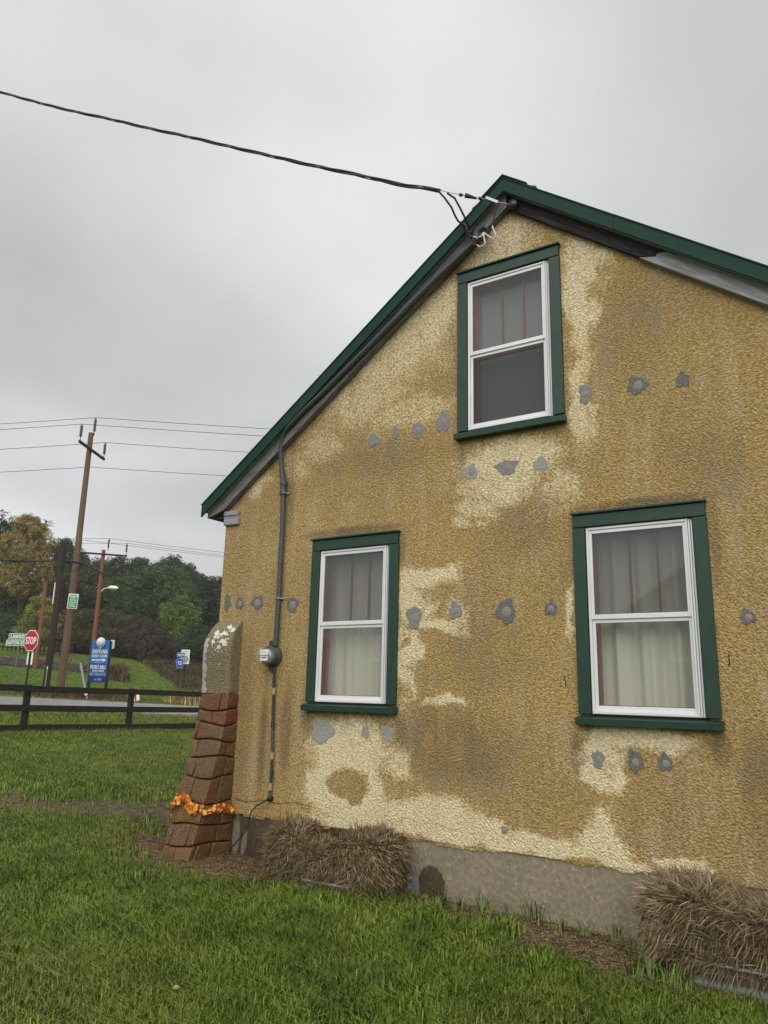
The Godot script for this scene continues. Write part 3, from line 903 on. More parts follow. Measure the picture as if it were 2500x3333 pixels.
func make_buttress(h: Node3D) -> void:
	var b := node("buttress", h, Vector3.ZERO)
	var mortar := noisy(Color8(84, 40, 28), Color8(116, 58, 38), 0.85, 3.0, 0.05, 81, 0.4)
	var core := MB.new()
	var P := []
	for r in 31:
		var y := lerpf(-0.15, 1.515, r / 30.0)
		var row := []
		for k in 31:
			row.append(but_point(k * 0.1, maxf(y, 0.0), -0.024) + Vector3(0, minf(y, 0.0), 0))
		P.append(row)
	core.grid(P, Vector3(0, 0, 1))
	obj("mortar_core", core, mortar, b)
	# stones of moulded and stained cement, courses read from the photograph: [y0, y1, joints along u]
	var courses := [[1.355, 1.512, [0.0, 0.5, 1.72, 3.0]], [1.225, 1.35, [0.0, 0.6, 1.5, 3.0]], [1.075, 1.22, [0.0, 0.35, 1.1, 3.0]], [0.935, 1.07, [0.0, 0.6, 1.22, 2.42, 3.0]], [0.76, 0.93, [0.0, 0.4, 1.32, 2.45, 3.0]],
		[0.55, 0.755, [0.0, 0.75, 1.42, 2.38, 3.0]], [0.365, 0.545, [0.0, 0.45, 1.12, 2.05, 2.62, 3.0]], [0.2, 0.36, [0.0, 0.65, 1.18, 1.75, 2.55, 3.0]], [0.02, 0.195, [0.0, 0.4, 1.0, 1.45, 2.1, 2.5, 3.0]]]
	var tones := []
	for k in 5:
		var t: Array = [[Color8(80, 54, 30), Color8(134, 94, 52)], [Color8(76, 56, 34), Color8(130, 100, 60)], [Color8(90, 52, 32), Color8(134, 82, 48)], [Color8(78, 56, 34), Color8(128, 98, 58)], [Color8(88, 62, 28), Color8(140, 104, 54)]][k]
		tones.append(noisy(t[0], t[1], 0.5, 3.5, 0.035, 82 + k, 0.9, Color(t[0]).lerp(t[1], 0.35)))
	rng.seed = 5
	for ci in courses.size():
		var cs: Array = courses[ci]
		for k in cs[2].size() - 1:
			var u0: float = cs[2][k] + (0.008 if k > 0 else 0.0)
			var u1: float = cs[2][k + 1] - (0.008 if k < cs[2].size() - 2 else 0.0)
			var y0: float = cs[0]
			var y1: float = cs[1]
			var sk := rng.randf_range(-0.06, 0.06)
			var lift := rng.randf_range(0.0, 0.006)
			var ph := rng.randf() * 20.0
			var rows := []
			var ue := 0.028 / maxf(0.2, u1 - u0)
			var ve := 0.011 / (y1 - y0)
			var tus := [0.0, ue * 0.45, ue]
			for q in 9: tus.append(lerpf(ue, 1.0 - ue, (q + 1) / 10.0))
			tus.append_array([1.0 - ue, 1.0 - ue * 0.45, 1.0])
			for cu in [1.0, 2.0]:
				for du in [-0.05, 0.0, 0.05]:
					var tt: float = (cu + du - u0) / (u1 - u0)
					if tt > ue * 1.1 and tt < 1.0 - ue * 1.1: tus.append(tt)
			tus.sort()
			var tvs := [0.0, ve * 0.45, ve, 0.25, 0.5, 0.75, 1.0 - ve, 1.0 - ve * 0.45, 1.0]
			for r in tvs.size():
				var row := []
				for q in tus.size():
					var tu: float = tus[q]
					var tv: float = tvs[r]
					var ring := mini(mini(q, tus.size() - 1 - q), mini(r, tvs.size() - 1 - r))
					var off: float = -0.022 if ring == 0 else (0.0 if ring == 1 else 0.003 + lift)
					if ring > 1: off += 0.003 * sin(tu * 7.0 + ph) * cos(tv * 5.0 + ph) + 0.002 * sin(tu * 17.0 + tv * 9.0 + ph)
					var uu := lerpf(u0, u1, tu) + sk * (tv - 0.5) * (1.0 if ring < 2 or u1 < 1.0 or u0 > 2.0 else 0.0)
					var yy := lerpf(y0, y1, tv) + 0.016 * sin(lerpf(u0, u1, tu) * 3.1 + tv * 1.7 - ci * 1.7)
					row.append(but_point(clampf(uu, 0.0, 3.0), yy, off))
				rows.append(row)
			var mb := MB.new()
			mb.grid(rows, but_point((u0 + u1) * 0.5, y0, 1.0) - but_point((u0 + u1) * 0.5, y0, 0.0))
			obj("stone", mb, tones[[0, 1, 3, 4][(ci * 3 + k * 2 + int(rng.randf() * 2.0)) % 4] if ci > 1 else [0, 2][(ci + k) % 2]], b)
	# plaster top with a rounded shoulder running back into the wall
	var rows := []
	for r in 25:
		var row := []
		for k in 41: row.append(cap_point(k * 0.075, lerpf(1.5, 2.21, r / 24.0), 0.0))
		rows.append(row)
	var mb := MB.new()
	mb.grid(rows, Vector3(0, 0, 1))
	obj("plaster_top", mb, noisy(Color8(98, 89, 70), Color8(150, 137, 108), 0.92, 2.2, 0.05, 203, 1.2, Color8(122, 111, 86)), b)
	# a pale skim of cement on the left edge and flakes of old white paint on the shoulder
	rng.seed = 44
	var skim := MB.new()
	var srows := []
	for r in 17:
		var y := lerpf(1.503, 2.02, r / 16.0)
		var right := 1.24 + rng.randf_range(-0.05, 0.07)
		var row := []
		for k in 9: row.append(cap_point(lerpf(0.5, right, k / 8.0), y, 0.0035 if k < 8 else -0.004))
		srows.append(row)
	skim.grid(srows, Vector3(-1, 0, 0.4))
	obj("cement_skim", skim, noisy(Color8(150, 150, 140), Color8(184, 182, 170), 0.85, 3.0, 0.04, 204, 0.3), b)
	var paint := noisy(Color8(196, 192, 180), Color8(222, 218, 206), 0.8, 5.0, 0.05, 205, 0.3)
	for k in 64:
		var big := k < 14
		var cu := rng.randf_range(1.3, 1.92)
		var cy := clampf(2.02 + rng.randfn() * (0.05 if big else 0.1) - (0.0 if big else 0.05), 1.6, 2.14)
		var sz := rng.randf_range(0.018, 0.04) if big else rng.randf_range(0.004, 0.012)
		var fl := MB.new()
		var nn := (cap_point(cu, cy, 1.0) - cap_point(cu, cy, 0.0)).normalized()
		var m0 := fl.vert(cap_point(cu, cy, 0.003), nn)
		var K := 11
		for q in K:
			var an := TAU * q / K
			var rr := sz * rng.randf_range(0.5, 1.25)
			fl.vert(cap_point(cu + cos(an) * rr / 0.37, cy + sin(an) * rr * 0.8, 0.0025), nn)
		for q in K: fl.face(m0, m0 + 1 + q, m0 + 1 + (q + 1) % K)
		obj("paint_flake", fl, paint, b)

const CAP := [[1.50, 0.14], [1.6, 0.142], [1.75, 0.155], [1.88, 0.162], [1.98, 0.155], [2.06, 0.128], [2.12, 0.085], [2.17, 0.04], [2.21, -0.02]]
func cap_point(u: float, y: float, off: float) -> Vector3:
	var z := -0.02
	for k in CAP.size() - 1:
		if y <= CAP[k + 1][0]:
			z = lerpf(CAP[k][1], CAP[k + 1][1], (y - CAP[k][0]) / (CAP[k + 1][0] - CAP[k][0]))
			break
	var slope := clampf((y - 1.92) * 4.0, 0.0, 1.0)
	var x0 := -5.575 + maxf(0.0, (y - 1.95) * 0.084)
	var p: Vector3
	var nn: Vector3
	if u < 1.0:
		p = Vector3(x0, y, lerpf(-0.35, z, u)); nn = Vector3(-1, 0, 0)
	elif u < 2.0:
		p = Vector3(lerpf(x0, -5.205, u - 1.0), y, z); nn = Vector3(0, slope, 1).normalized()
	else:
		p = Vector3(-5.205, y, lerpf(z, -0.03, u - 2.0)); nn = Vector3(1, 0, 0)
	if absf(u - 1.0) < 0.12:
		p += Vector3(0.011, 0, -0.011) * (1.0 - absf(u - 1.0) / 0.12); nn = Vector3(-1, slope, 1).normalized()
	if absf(u - 2.0) < 0.12:
		p += Vector3(-0.011, 0, -0.011) * (1.0 - absf(u - 2.0) / 0.12); nn = Vector3(1, slope, 1).normalized()
	return p + nn * off

# ---------------------------------------------------------------- things on the house
func make_service() -> void:
	# service mast: pipe along the rake board, bend, then down to the meter
	var c := node("service_conduit")
	tag(c, "dark grey steel conduit running from gable peak down the wall to the electric meter", "conduit")
	var r0 := 0.024
	var pts := []
	var px := [[1588, 752], [1540, 792], [1400, 925], [1200, 1128], [1040, 1288], [985, 1340], [945, 1382], [925, 1412], [917, 1440], [914, 1475], [917, 1530], [922, 1590], [919, 1720], [913, 1830], [908, 1940], [900, 2060], [896, 2102]]
	for k in px.size():
		var z := 0.105 if k < 7 else lerpf(0.1, 0.04, clampf((k - 6) / 4.0, 0, 1))
		pts.append(wp(px[k][0], px[k][1], z))
	var smooth := Curve3D.new()
	for k in pts.size():
		var tg := Vector3.ZERO
		if k > 0 and k < pts.size() - 1: tg = (pts[k + 1] - pts[k - 1]) / 6.0
		smooth.add_point(pts[k], -tg.limit_length((pts[k] - pts[maxi(k - 1, 0)]).length() * 0.4), tg.limit_length((pts[mini(k + 1, pts.size() - 1)] - pts[k]).length() * 0.4))
	var mb := MB.new()
	mb.tube(Array(smooth.tessellate(4, 3)), r0, 12)
	obj("pipe", mb, M.pipe, c)
	var cp := MB.new()
	var cpc: Vector3 = pts[11]
	cp.lathe(Transform3D(Basis(Vector3.RIGHT, Vector3(0, 0, -1), Vector3.UP), cpc), [Vector2(0.024, -0.07), Vector2(0.034, -0.068), Vector2(0.034, -0.03), Vector2(0.029, -0.028), Vector2(0.029, 0.03), Vector2(0.035, 0.032), Vector2(0.035, 0.07), Vector2(0.024, 0.072)], 14)
	obj("coupling", cp, M.pipe, c)
	for q in [[921, 1605], [906, 1948]]:
		var st := MB.new()
		var p := wp(q[0], q[1], 0.04)
		st.abox(p + Vector3(-0.03, -0.01, -0.04), p + Vector3(0.06, 0.01, -0.032), 0.001)
		st.tube([p + Vector3(-0.03, 0, -0.03), p + Vector3(-0.028, 0, 0.018), p + Vector3(0, 0, 0.028), p + Vector3(0.028, 0, 0.018), p + Vector3(0.03, 0, -0.034), p + Vector3(0.06, 0, -0.034)], 0.006, 6)
		obj("strap", st, M.steel, c)
	# weather head with its dark mouth and pale loops of wire
	var head := wp(1574, 757, 0.12)
	var wh := MB.new()
	var ax := Vector3(0.25, -0.45, 0.86).normalized()
	var bs := Basis.looking_at(-ax, Vector3.UP)
	wh.lathe(Transform3D(bs, head), [Vector2(0.02, -0.05), Vector2(0.045, -0.04), Vector2(0.05, 0.02), Vector2(0.044, 0.03), Vector2(0.036, 0.02), Vector2(0.0001, 0.0)], 18)
	var whn := obj("weather_head", wh, M.pipe, c)
	var loops := [[[1574, 757], [1600, 775], [1612, 778], [1613, 762], [1604, 742], [1603, 735]], [[1574, 757], [1576, 778], [1580, 792], [1573, 800], [1562, 803], [1551, 797]], [[1574, 758], [1565, 770], [1552, 774], [1540, 770]]]
	for l in loops:
		var w := MB.new()
		var lp := []
		for k in l.size(): lp.append(wp(l[k][0], l[k][1], 0.15 + 0.05 * sin(PI * k / (l.size() - 1.0))))
		w.tube(lp, 0.0065, 6)
		obj("wire_loop", w, M.white_wire, whn)
	# lower pipe with worn paint and its joints
	var c2 := node("cable_conduit")
	tag(c2, "thin black patched conduit below the electric meter with wire trailing to buttress foot", "conduit")
	var lp := []
	for q in [[893, 2172], [891, 2250], [888, 2360], [886, 2460], [884, 2520], [880, 2560], [879, 2598]]: lp.append(wp(q[0], q[1], 0.025))
	for k in lp.size() - 1:
		var s := MB.new()
		s.tube([lp[k] + (lp[k + 1] - lp[k]) * 0.03, lp[k + 1] - (lp[k + 1] - lp[k]) * 0.03], 0.0135, 10)
		obj("pipe", s, M.pipe_dark if k % 3 != 2 else M.pipe, c2)
		if k > 0:
			var j := MB.new()
			j.tube([lp[k] + Vector3(0, 0.03, 0), lp[k] - Vector3(0, 0.03, 0)], 0.0165, 10)
			obj("joint", j, noisy(Color8(150, 128, 90), Color8(180, 160, 124), 0.8, 4.0) if k % 2 else M.pipe_dark, c2)
	var el := MB.new()
	el.lathe(Transform3D(Basis(), lp[-1] + Vector3(0, -0.005, -0.01)), [Vector2(0.0001, 0.04), Vector2(0.016, 0.036), Vector2(0.022, 0.02), Vector2(0.022, -0.01)], 12)
	obj("elbow", el, M.black, c2)
	var gw := MB.new()
	var gp := []
	for q in [[879, 2600, 0.03], [862, 2608, 0.05], [836, 2622, 0.06], [819, 2640, 0.06], [811, 2662, 0.06], [808, 2685, 0.06], [800, 2705, 0.07], [782, 2726, 0.09], [765, 2747, 0.1], [752, 2760, 0.1], [746, 2775, 0.1]]: gp.append(wp(q[0], q[1], q[2]))
	gw.tube(gp, 0.006, 6)
	obj("ground_wire", gw, M.cable, c2)
	# meter
	var m := node("electric_meter", null, wp(893, 2136, 0.0))
	tag(m, "round glass electric meter with white dial plate on the stucco wall", "meter")
	var base := MB.new()
	base.lathe(Transform3D(Basis(), Vector3.ZERO), [Vector2(0.098, -0.005), Vector2(0.1, 0.035), Vector2(0.094, 0.045), Vector2(0.086, 0.06), Vector2(0.088, 0.068), Vector2(0.084, 0.074), Vector2(0.0001, 0.075)], 32)
	obj("socket", base, M.pipe, m)
	for s in [-1, 1]:
		var hub := MB.new()
		hub.tube([Vector3(0, s * 0.09, 0.03), Vector3(0, s * 0.14, 0.03)], 0.022 if s < 0 else 0.032, 12)
		obj("hub", hub, M.pipe_dark, m)
	var ring := MB.new()
	ring.lathe(Transform3D(Basis(), Vector3.ZERO), [Vector2(0.086, 0.07), Vector2(0.093, 0.072), Vector2(0.093, 0.084), Vector2(0.086, 0.086)], 32)
	obj("sealing_ring", ring, M.pipe, m)
	var works := MB.new()
	works.lathe(Transform3D(Basis(), Vector3(0, -0.005, 0)), [Vector2(0.066, 0.076), Vector2(0.066, 0.12), Vector2(0.05, 0.128), Vector2(0.0001, 0.128)], 24)
	obj("works", works, M.steel, m)
	var plate := MB.new()
	plate.abox(Vector3(-0.05, 0.004, 0.14), Vector3(0.05, 0.052, 0.146), 0.008)
	var po := obj("dial_plate", plate, M.white, m)
	for k in 4:
		var dl := MB.new()
		dl.tube([Vector3(-0.033 + k * 0.022, 0.024, 0.1465), Vector3(-0.033 + k * 0.022, 0.036, 0.1475)], 0.0022, 5)
		obj("dial_hand", dl, M.black, po)
	var np := MB.new()
	np.abox(Vector3(-0.045, -0.05, 0.14), Vector3(0.045, -0.005, 0.146), 0.008)
	var npo := obj("name_plate", np, M.white, m)
	var slot := MB.new()
	slot.abox(Vector3(-0.034, -0.022, 0.1455), Vector3(0.034, -0.012, 0.148), 0.003)
	obj("disc_slot", slot, M.black, npo)
	var dome := MB.new()
	dome.lathe(Transform3D(Basis(), Vector3.ZERO), [Vector2(0.084, 0.08), Vector2(0.084, 0.15), Vector2(0.08, 0.168), Vector2(0.07, 0.178), Vector2(0.05, 0.183), Vector2(0.0001, 0.186)], 36)
	obj("glass_dome", dome, M.glass, m)
	# service drop: twisted cable from the street, clamp, drip loops
	var sc := node("service_cable")
	tag(sc, "twisted black overhead service cable reaching the gable peak from the street pole", "cable")
	var path := [[-560, 125, 14.6], [-280, 222, 13.2], [0, 299, 11.9], [150, 341, 11.0], [330, 382, 10.1], [520, 425, 9.2], [720, 470, 8.35], [920, 517, 7.6], [1120, 560, 6.95], [1290, 598, 6.45], [1400, 614, 6.15], [1432, 620, 6.07]]
	var cv := Curve3D.new()
	var cps := []
	for q in path: cps.append(hd(q[0], q[1], q[2]))
	for k in cps.size():
		var tg := Vector3.ZERO
		if k > 0 and k < cps.size() - 1: tg = (cps[k + 1] - cps[k - 1]) / 6.0
		cv.add_point(cps[k], -tg, tg)
	var L := cv.get_baked_length()
	for w in 3:
		var tp := []
		var steps := 260
		for k in steps + 1:
			var d := L * k / steps
			var p := cv.sample_baked(d, true)
			var q := cv.sample_baked(minf(d + 0.05, L), true)
			var f := (q - p).normalized() if d < L - 0.06 else (p - cv.sample_baked(L - 0.1, true)).normalized()
			var s := f.cross(Vector3.UP).normalized()
			var u := s.cross(f)
			var an := d * TAU / 1.7 + w * TAU / 3.0
			tp.append(p + (s * cos(an) + u * sin(an)) * 0.0125)
		var mb2 := MB.new()
		mb2.tube(tp, 0.0105 if w < 2 else 0.006, 7)
		obj("strand", mb2, M.cable, sc)
	var end: Vector3 = cps[-1]
	var hook := wp(1672, 668, 0.075)
	var d0 := wp(1500, 634, 0.34)
	var d1 := wp(1572, 648, 0.2)
	var msg := MB.new()
	msg.tube([end, d0, d1, hook], 0.004, 6)
	obj("messenger_wire", msg, M.steel, sc)
	var cl := MB.new()
	cl.tube([wp(1495, 633, 0.35), wp(1506, 636, 0.33)], 0.014, 8)
	cl.tube([wp(1513, 636, 0.32), wp(1520, 637, 0.31), wp(1552, 646, 0.25)], [0.02, 0.02, 0.009], 8)
	cl.tube([wp(1558, 645, 0.24), wp(1568, 647, 0.22)], 0.014, 8)
	obj("wedge_clamp", cl, M.pipe_dark, sc)
	var tb := MB.new()
	tb.beam(wp(1580, 644, 0.2), wp(1621, 660, 0.14), 0.022, 0.03, 0.003)
	obj("turnbuckle", tb, M.steel, sc)
	var ins := MB.new()
	ins.lathe(Transform3D(Basis(), hook + Vector3(0, 0, -0.04)), [Vector2(0.045, 0.0), Vector2(0.045, 0.02), Vector2(0.03, 0.025), Vector2(0.03, 0.045), Vector2(0.045, 0.05), Vector2(0.04, 0.075), Vector2(0.0001, 0.08)], 16)
	obj("insulator_knob", ins, M.insulator, sc)
	for lp2 in [[[1425, 620], [1448, 645], [1470, 676], [1480, 700], [1490, 718], [1507, 732], [1522, 742]], [[1455, 628], [1480, 645], [1497, 676], [1512, 706], [1524, 735], [1530, 750]]]:
		var w := MB.new()
		var lps := []
		for k in lp2.size(): lps.append(wp(lp2[k][0], lp2[k][1], lerpf(0.42, 0.16, k / (lp2.size() - 1.0))))
		w.tube(lps, 0.009, 7)
		obj("drip_loop", w, M.cable, sc)
	var tp2 := MB.new()
	tp2.tube([wp(1505, 730, 0.17), wp(1518, 742, 0.16), wp(1528, 756, 0.15), wp(1534, 774, 0.15)], [0.016, 0.026, 0.028, 0.014], 9)
	tp2.tube([wp(1538, 745, 0.16), wp(1532, 760, 0.16)], 0.02, 8)
	tp2.tube([wp(1540, 755, 0.15), wp(1545, 795, 0.15)], 0.008, 7)
	tp2.tube([wp(1543, 794, 0.15), wp(1551, 800, 0.15)], [0.014, 0.018], 8)
	obj("taped_splice", tp2, M.cable, sc)
	var nw := MB.new()
	nw.tube([wp(1615, 664, 0.15), wp(1612, 690, 0.15), wp(1604, 726, 0.15)], 0.006, 6)
	nw.tube([wp(1604, 726, 0.15), wp(1603, 738, 0.15)], 0.015, 8)
	obj("neutral_wire", nw, M.cable, sc)

# ---------------------------------------------------------------- straw bales
func straw_mesh(count: int, length: float, spread: float, sd: int) -> ArrayMesh:
	# a tuft of stiff stalks leaving the origin along +z
	var mb := MB.new()
	rng.seed = sd
	for k in count:
		var o := Vector3(rng.randf_range(-1, 1), rng.randf_range(-1, 1), 0) * 0.018
		var d := Vector3(rng.randfn() * spread, rng.randfn() * spread - 0.12, 1.0).normalized()
		var l := length * rng.randf_range(0.55, 1.25)
		var w := rng.randf_range(0.0016, 0.0032)
		var s := d.cross(Vector3(rng.randfn(), rng.randfn(), rng.randfn())).normalized()
		var t := rng.randf()
		mb.col = Color(0.16, 0.11, 0.055).lerp(Color(0.5, 0.40, 0.25), t * t) * rng.randf_range(0.45, 1.1)
		var a := o - d * 0.015
		var b := o + d * l * 0.6 + Vector3(0, -0.003, 0)
		var e := o + d * l + Vector3(0, -0.012, 0) * rng.randf()
		var nn := s.cross(d)
		var i0 := mb.vert(a - s * w, nn)
		mb.vert(a + s * w, nn); mb.vert(b + s * w, nn); mb.vert(b - s * w, nn); mb.vert(e, nn)
		mb.face(i0, i0 + 1, i0 + 2); mb.face(i0, i0 + 2, i0 + 3); mb.face(i0 + 3, i0 + 2, i0 + 4)
	return mb.mesh()

func bale_point(th: float, ph: float, half: Vector3, dip: float) -> Vector3:
	# superellipsoid sagging in the middle
	var cx := cos(ph) * cos(th)
	var cy := sin(ph)
	var cz := cos(ph) * sin(th)
	var e := 0.42
	var p := Vector3(signf(cx) * pow(absf(cx), e), signf(cy) * pow(absf(cy), e), signf(cz) * pow(absf(cz), e)) * half
	var m := 1.0 - smoothstep(0.0, 0.55, absf(p.x / half.x + 0.05))
	if p.y > 0.0: p.y -= dip * m * (p.y / half.y)
	p.z -= 0.03 * m * (p.y / half.y + 0.5)
	return p

func make_bale(at: Vector3, half: Vector3, dip: float, turn: float, label: String, sd: int) -> Node3D:
	var b := node("straw_bale", null, at)
	b.rotation.y = turn
	tag(b, label, "straw bale", "straw bales against the foundation")
	var nz := FastNoiseLite.new()
	nz.seed = sd
	nz.frequency = 3.0
	var P := []
	for r in 33:
		var row := []
		for k in 65:
			var p := bale_point(TAU * k / 64.0, lerpf(-PI / 2, PI / 2, r / 32.0), half, dip)
			row.append(p * (1.0 + 0.06 * nz.get_noise_3dv(p)))
		P.append(row)
	var core := MB.new()
	var R := P.size()
	for r in R:
		for k in 65:
			core.vert(P[r][k], P[r][k].normalized())
	for r in R - 1:
		for k in 64:
			var a := r * 65 + k
			core.face(a, a + 1, a + 66); core.face(a, a + 66, a + 65)
	obj("packed_core", core, noisy(Color8(78, 62, 40), Color8(136, 112, 74), 0.95, 4.0, 0.06, 301, 1.5), b)
	rng.seed = sd * 7
	var tufts := [straw_mesh(5, 0.08, 0.25, sd + 1), straw_mesh(4, 0.11, 0.2, sd + 2), straw_mesh(4, 0.06, 0.6, sd + 3)]
	for v in 3:
		var xs := []
		var cs := []
		for k in 4200:
			var cb := Vector3(rng.randf_range(-1, 1), rng.randf_range(-1, 1), rng.randf_range(-1, 1))
			var fs := rng.randf()
			if fs < 0.3: cb.y = 1.0
			elif fs < 0.8: cb.z = 1.0
			else: cb.x = 1.0 if fs < 0.92 else -1.0
			var cd := Vector3(signf(cb.x) * pow(absf(cb.x), 2.38), signf(cb.y) * pow(absf(cb.y), 2.38), signf(cb.z) * pow(absf(cb.z), 2.38)).normalized()
			var th := atan2(cd.z, cd.x)
			var ph := asin(cd.y)
			var p := bale_point(th, ph, half, dip)
			p *= 1.0 + 0.06 * nz.get_noise_3dv(p)
			if p.z < -half.z * 0.6: continue
			var q := bale_point(th + 0.05, ph, half, dip) - bale_point(th - 0.05, ph, half, dip)
			var s := bale_point(th, ph + 0.05, half, dip) - bale_point(th, ph - 0.05, half, dip)
			var nn := q.cross(s).normalized()
			if nn.dot(p) < 0.0: nn = -nn
			# stalks were pressed into flakes: they lean down on the faces and sideways near the ends
			var rv := Vector3(rng.randfn(), rng.randfn(), rng.randfn())
			rv = (rv - nn * rv.dot(nn)).normalized()
			nn = (nn * rng.randf_range(0.15, 0.6) + rv * (0.9 if rng.randf() < 0.45 else 0.3) + Vector3(p.x / half.x * 0.15, -0.7 * (1.0 - absf(nn.y)), 0)).normalized()
			var bs := Basis.looking_at(-nn, Vector3.UP if absf(nn.y) < 0.95 else Vector3.RIGHT)
			xs.append(Transform3D(bs.scaled(Vector3.ONE * rng.randf_range(0.7, 1.3)), p))
			var g := rng.randf_range(0.6, 1.15)
			cs.append(Color(g, g * rng.randf_range(0.93, 1.02), g * rng.randf_range(0.85, 1.0)))
		multi("loose_straw", tufts[v], xs, cs, M.straw, b)
	for y in [half.y * 0.15, -half.y * 0.4]:
		var tw := MB.new()
		var tp := []
		for k in 25:
			var th := lerpf(0.12 * PI, 0.95 * PI, k / 24.0)
			var p := bale_point(th, asin(clampf(y / half.y, -0.9, 0.9)) * 0.6, half, dip)
			tp.append(Vector3(p.x, y + 0.02 * sin(k * 0.5), p.z + 0.026))
		tw.tube(tp, 0.0028, 6)
		obj("twine", tw, mat(Color8(78, 104, 122), 0.6), b)
	return b

func multi(called: String, mesh: Mesh, xs: Array, cs: Array, m: Material, parent: Node = null) -> MultiMeshInstance3D:
	var mm := MultiMesh.new()
	mm.transform_format = MultiMesh.TRANSFORM_3D
	mm.use_colors = true
	mm.mesh = mesh
	mm.instance_count = xs.size()
	for k in xs.size():
		mm.set_instance_transform(k, xs[k])
		mm.set_instance_color(k, cs[k])
	var o := MultiMeshInstance3D.new()
	o.multimesh = mm
	o.material_override = m
	o.set_meta("kind", "stuff")
	if parent == null:
		o.name = numbered(called)
		add_child(o)
	else:
		o.name = called
		parent.add_child(o, true)
	return o

func make_well(x0: float, x1: float, depth: float, top: float, label: String) -> void:
	var w := node("window_well", null, Vector3((x0 + x1) * 0.5, 0, 0))
	tag(w, label, "window well", "steel window wells at the foundation")
	var hw := (x1 - x0) * 0.5
	for layer in 2:
		var P := []
		for r in 25:
			var y := lerpf(-0.25, top, r / 24.0)
			var cor := 0.012 * sin(y * TAU / 0.068)
			var row := []
			for k in 41:
				var an := lerpf(0.0, PI, k / 40.0)
				var e := 0.5
				var cx := signf(cos(an)) * pow(absf(cos(an)), e)
				var sz := pow(absf(sin(an)), e)
				var rr := 1.0 + (cor - layer * 0.004) / hw
				row.append(Vector3(cx * hw * rr, y, sz * depth * rr - 0.005))
			P.append(row)
		var mb := MB.new()
		var K := 41
		for r in P.size():
			for k in K:
				var du: Vector3 = P[r][mini(k + 1, K - 1)] - P[r][maxi(k - 1, 0)]
				var dv: Vector3 = P[mini(r + 1, 24)][k] - P[maxi(r - 1, 0)][k]
				var nn := du.cross(dv).normalized()
				if nn.dot(Vector3(P[r][k].x, 0, P[r][k].z)) < 0.0: nn = -nn
				mb.vert(P[r][k], nn if layer == 0 else -nn)
		for r in P.size() - 1:
			for k in K - 1:
				var a := r * K + k
				mb.face(a, a + 1, a + K + 1); mb.face(a, a + K + 1, a + K)
		obj("corrugated_wall" if layer == 0 else "inner_wall", mb, M.zinc, w)
	var rim := MB.new()
	var rp := []
	for k in 41:
		var an := lerpf(0.0, PI, k / 40.0)
		rp.append(Vector3(signf(cos(an)) * sqrt(absf(cos(an))) * hw * 1.01, top, sqrt(absf(sin(an))) * depth * 1.01))
	rim.tube(rp, 0.011, 8)
	obj("rolled_rim", rim, M.zinc, w)
	for s in [-1, 1]:
		var fl := MB.new()
		fl.abox(Vector3(s * hw - 0.004 + (0.0 if s < 0 else 0.0), -0.2, -0.008), Vector3(s * (hw + 0.07), top - 0.01, -0.003), 0.001)
		obj("flange", fl, M.zinc, w)

func make_garland() -> void:
	var g := node("leaf_garland")
	tag(g, "orange artificial leaf garland draped round the stone buttress", "garland")
	var path := [[0.55, 0.2], [0.8, 0.25], [0.93, 0.4], [1.02, 0.5], [1.12, 0.56], [1.3, 0.58], [1.42, 0.575], [1.55, 0.54], [1.7, 0.5], [1.85, 0.49], [2.05, 0.48], [2.25, 0.5], [2.5, 0.5], [2.75, 0.47], [2.92, 0.46]]
	var stem := MB.new()
	var sp := []
	for p in path: sp.append(but_point(p[0], p[1], 0.03))
	stem.tube(sp, 0.005, 6)
	obj("stem", stem, mat(Color8(90, 60, 24), 0.8), g)
	# leaf: five-lobed, slightly folded
	var vars := []
	for v in 4:
		var mb := MB.new()
		mb.col = [Color(0.62, 0.20, 0.02), Color(0.72, 0.28, 0.03), Color(0.5, 0.13, 0.015), Color(0.78, 0.38, 0.08)][v]
		var K := 20
		var outl := []
		for k in K:
			var an := TAU * k / K
			var r := 0.026 * (0.62 + 0.38 * absf(cos(an * 2.5)))
			outl.append(Vector3(cos(an) * r, sin(an) * r, 0.006 * sin(an * 2.0 + v) - 0.004 * absf(cos(an))))
		for k in K: mb.tri(Vector3(0, 0, 0.004), outl[k], outl[(k + 1) % K], Vector3(0, 0, 1))
		vars.append(mb.mesh())
	rng.seed = 19
	for k in 150:
		var t := rng.randf() * (path.size() - 1)
		if t < 3.0 and rng.randf() < 0.55: t = 3.0 + rng.randf() * (path.size() - 4.0)
		var i := int(t)
		var f := t - i
		var u: float = lerpf(path[i][0], path[i + 1][0], f) + rng.randfn() * 0.02
		var y: float = lerpf(path[i][1], path[i + 1][1], f) + rng.randfn() * (0.016 if t > 3.0 else 0.008)
		var p := but_point(u, y, 0.028 + rng.randf() * 0.025)
		var nn := (but_point(u, y, 1.0) - but_point(u, y, 0.0) + Vector3(rng.randfn(), rng.randfn(), rng.randfn()) * 0.5).normalized()
		var o := obj("leaf", vars[rng.randi() % 4], M.orange, g)
		o.transform = Transform3D(Basis.looking_at(-nn, Vector3.UP).rotated(nn, rng.randf() * TAU).scaled(Vector3.ONE * rng.randf_range(0.6, 1.1)), p)

# ---------------------------------------------------------------- ground, road
func project(p: Vector3) -> Vector2:
	var q := cam_basis.inverse() * (p - EYE)
	return Vector2(1250.0 + FPX * q.x / -q.z, 1666.5 - FPX * q.y / -q.z)

func weedy(p: Vector3) -> float:      # the unmown bank right of the mown strip
	if p.x > -33.0: return 0.0
	var q := project(p)
	var lim := 422.0 + (q.y - 2128.0) * 1.45 if q.y < 2240.0 else 585.0
	return smoothstep(lim - 6.0, lim + 14.0, q.x)

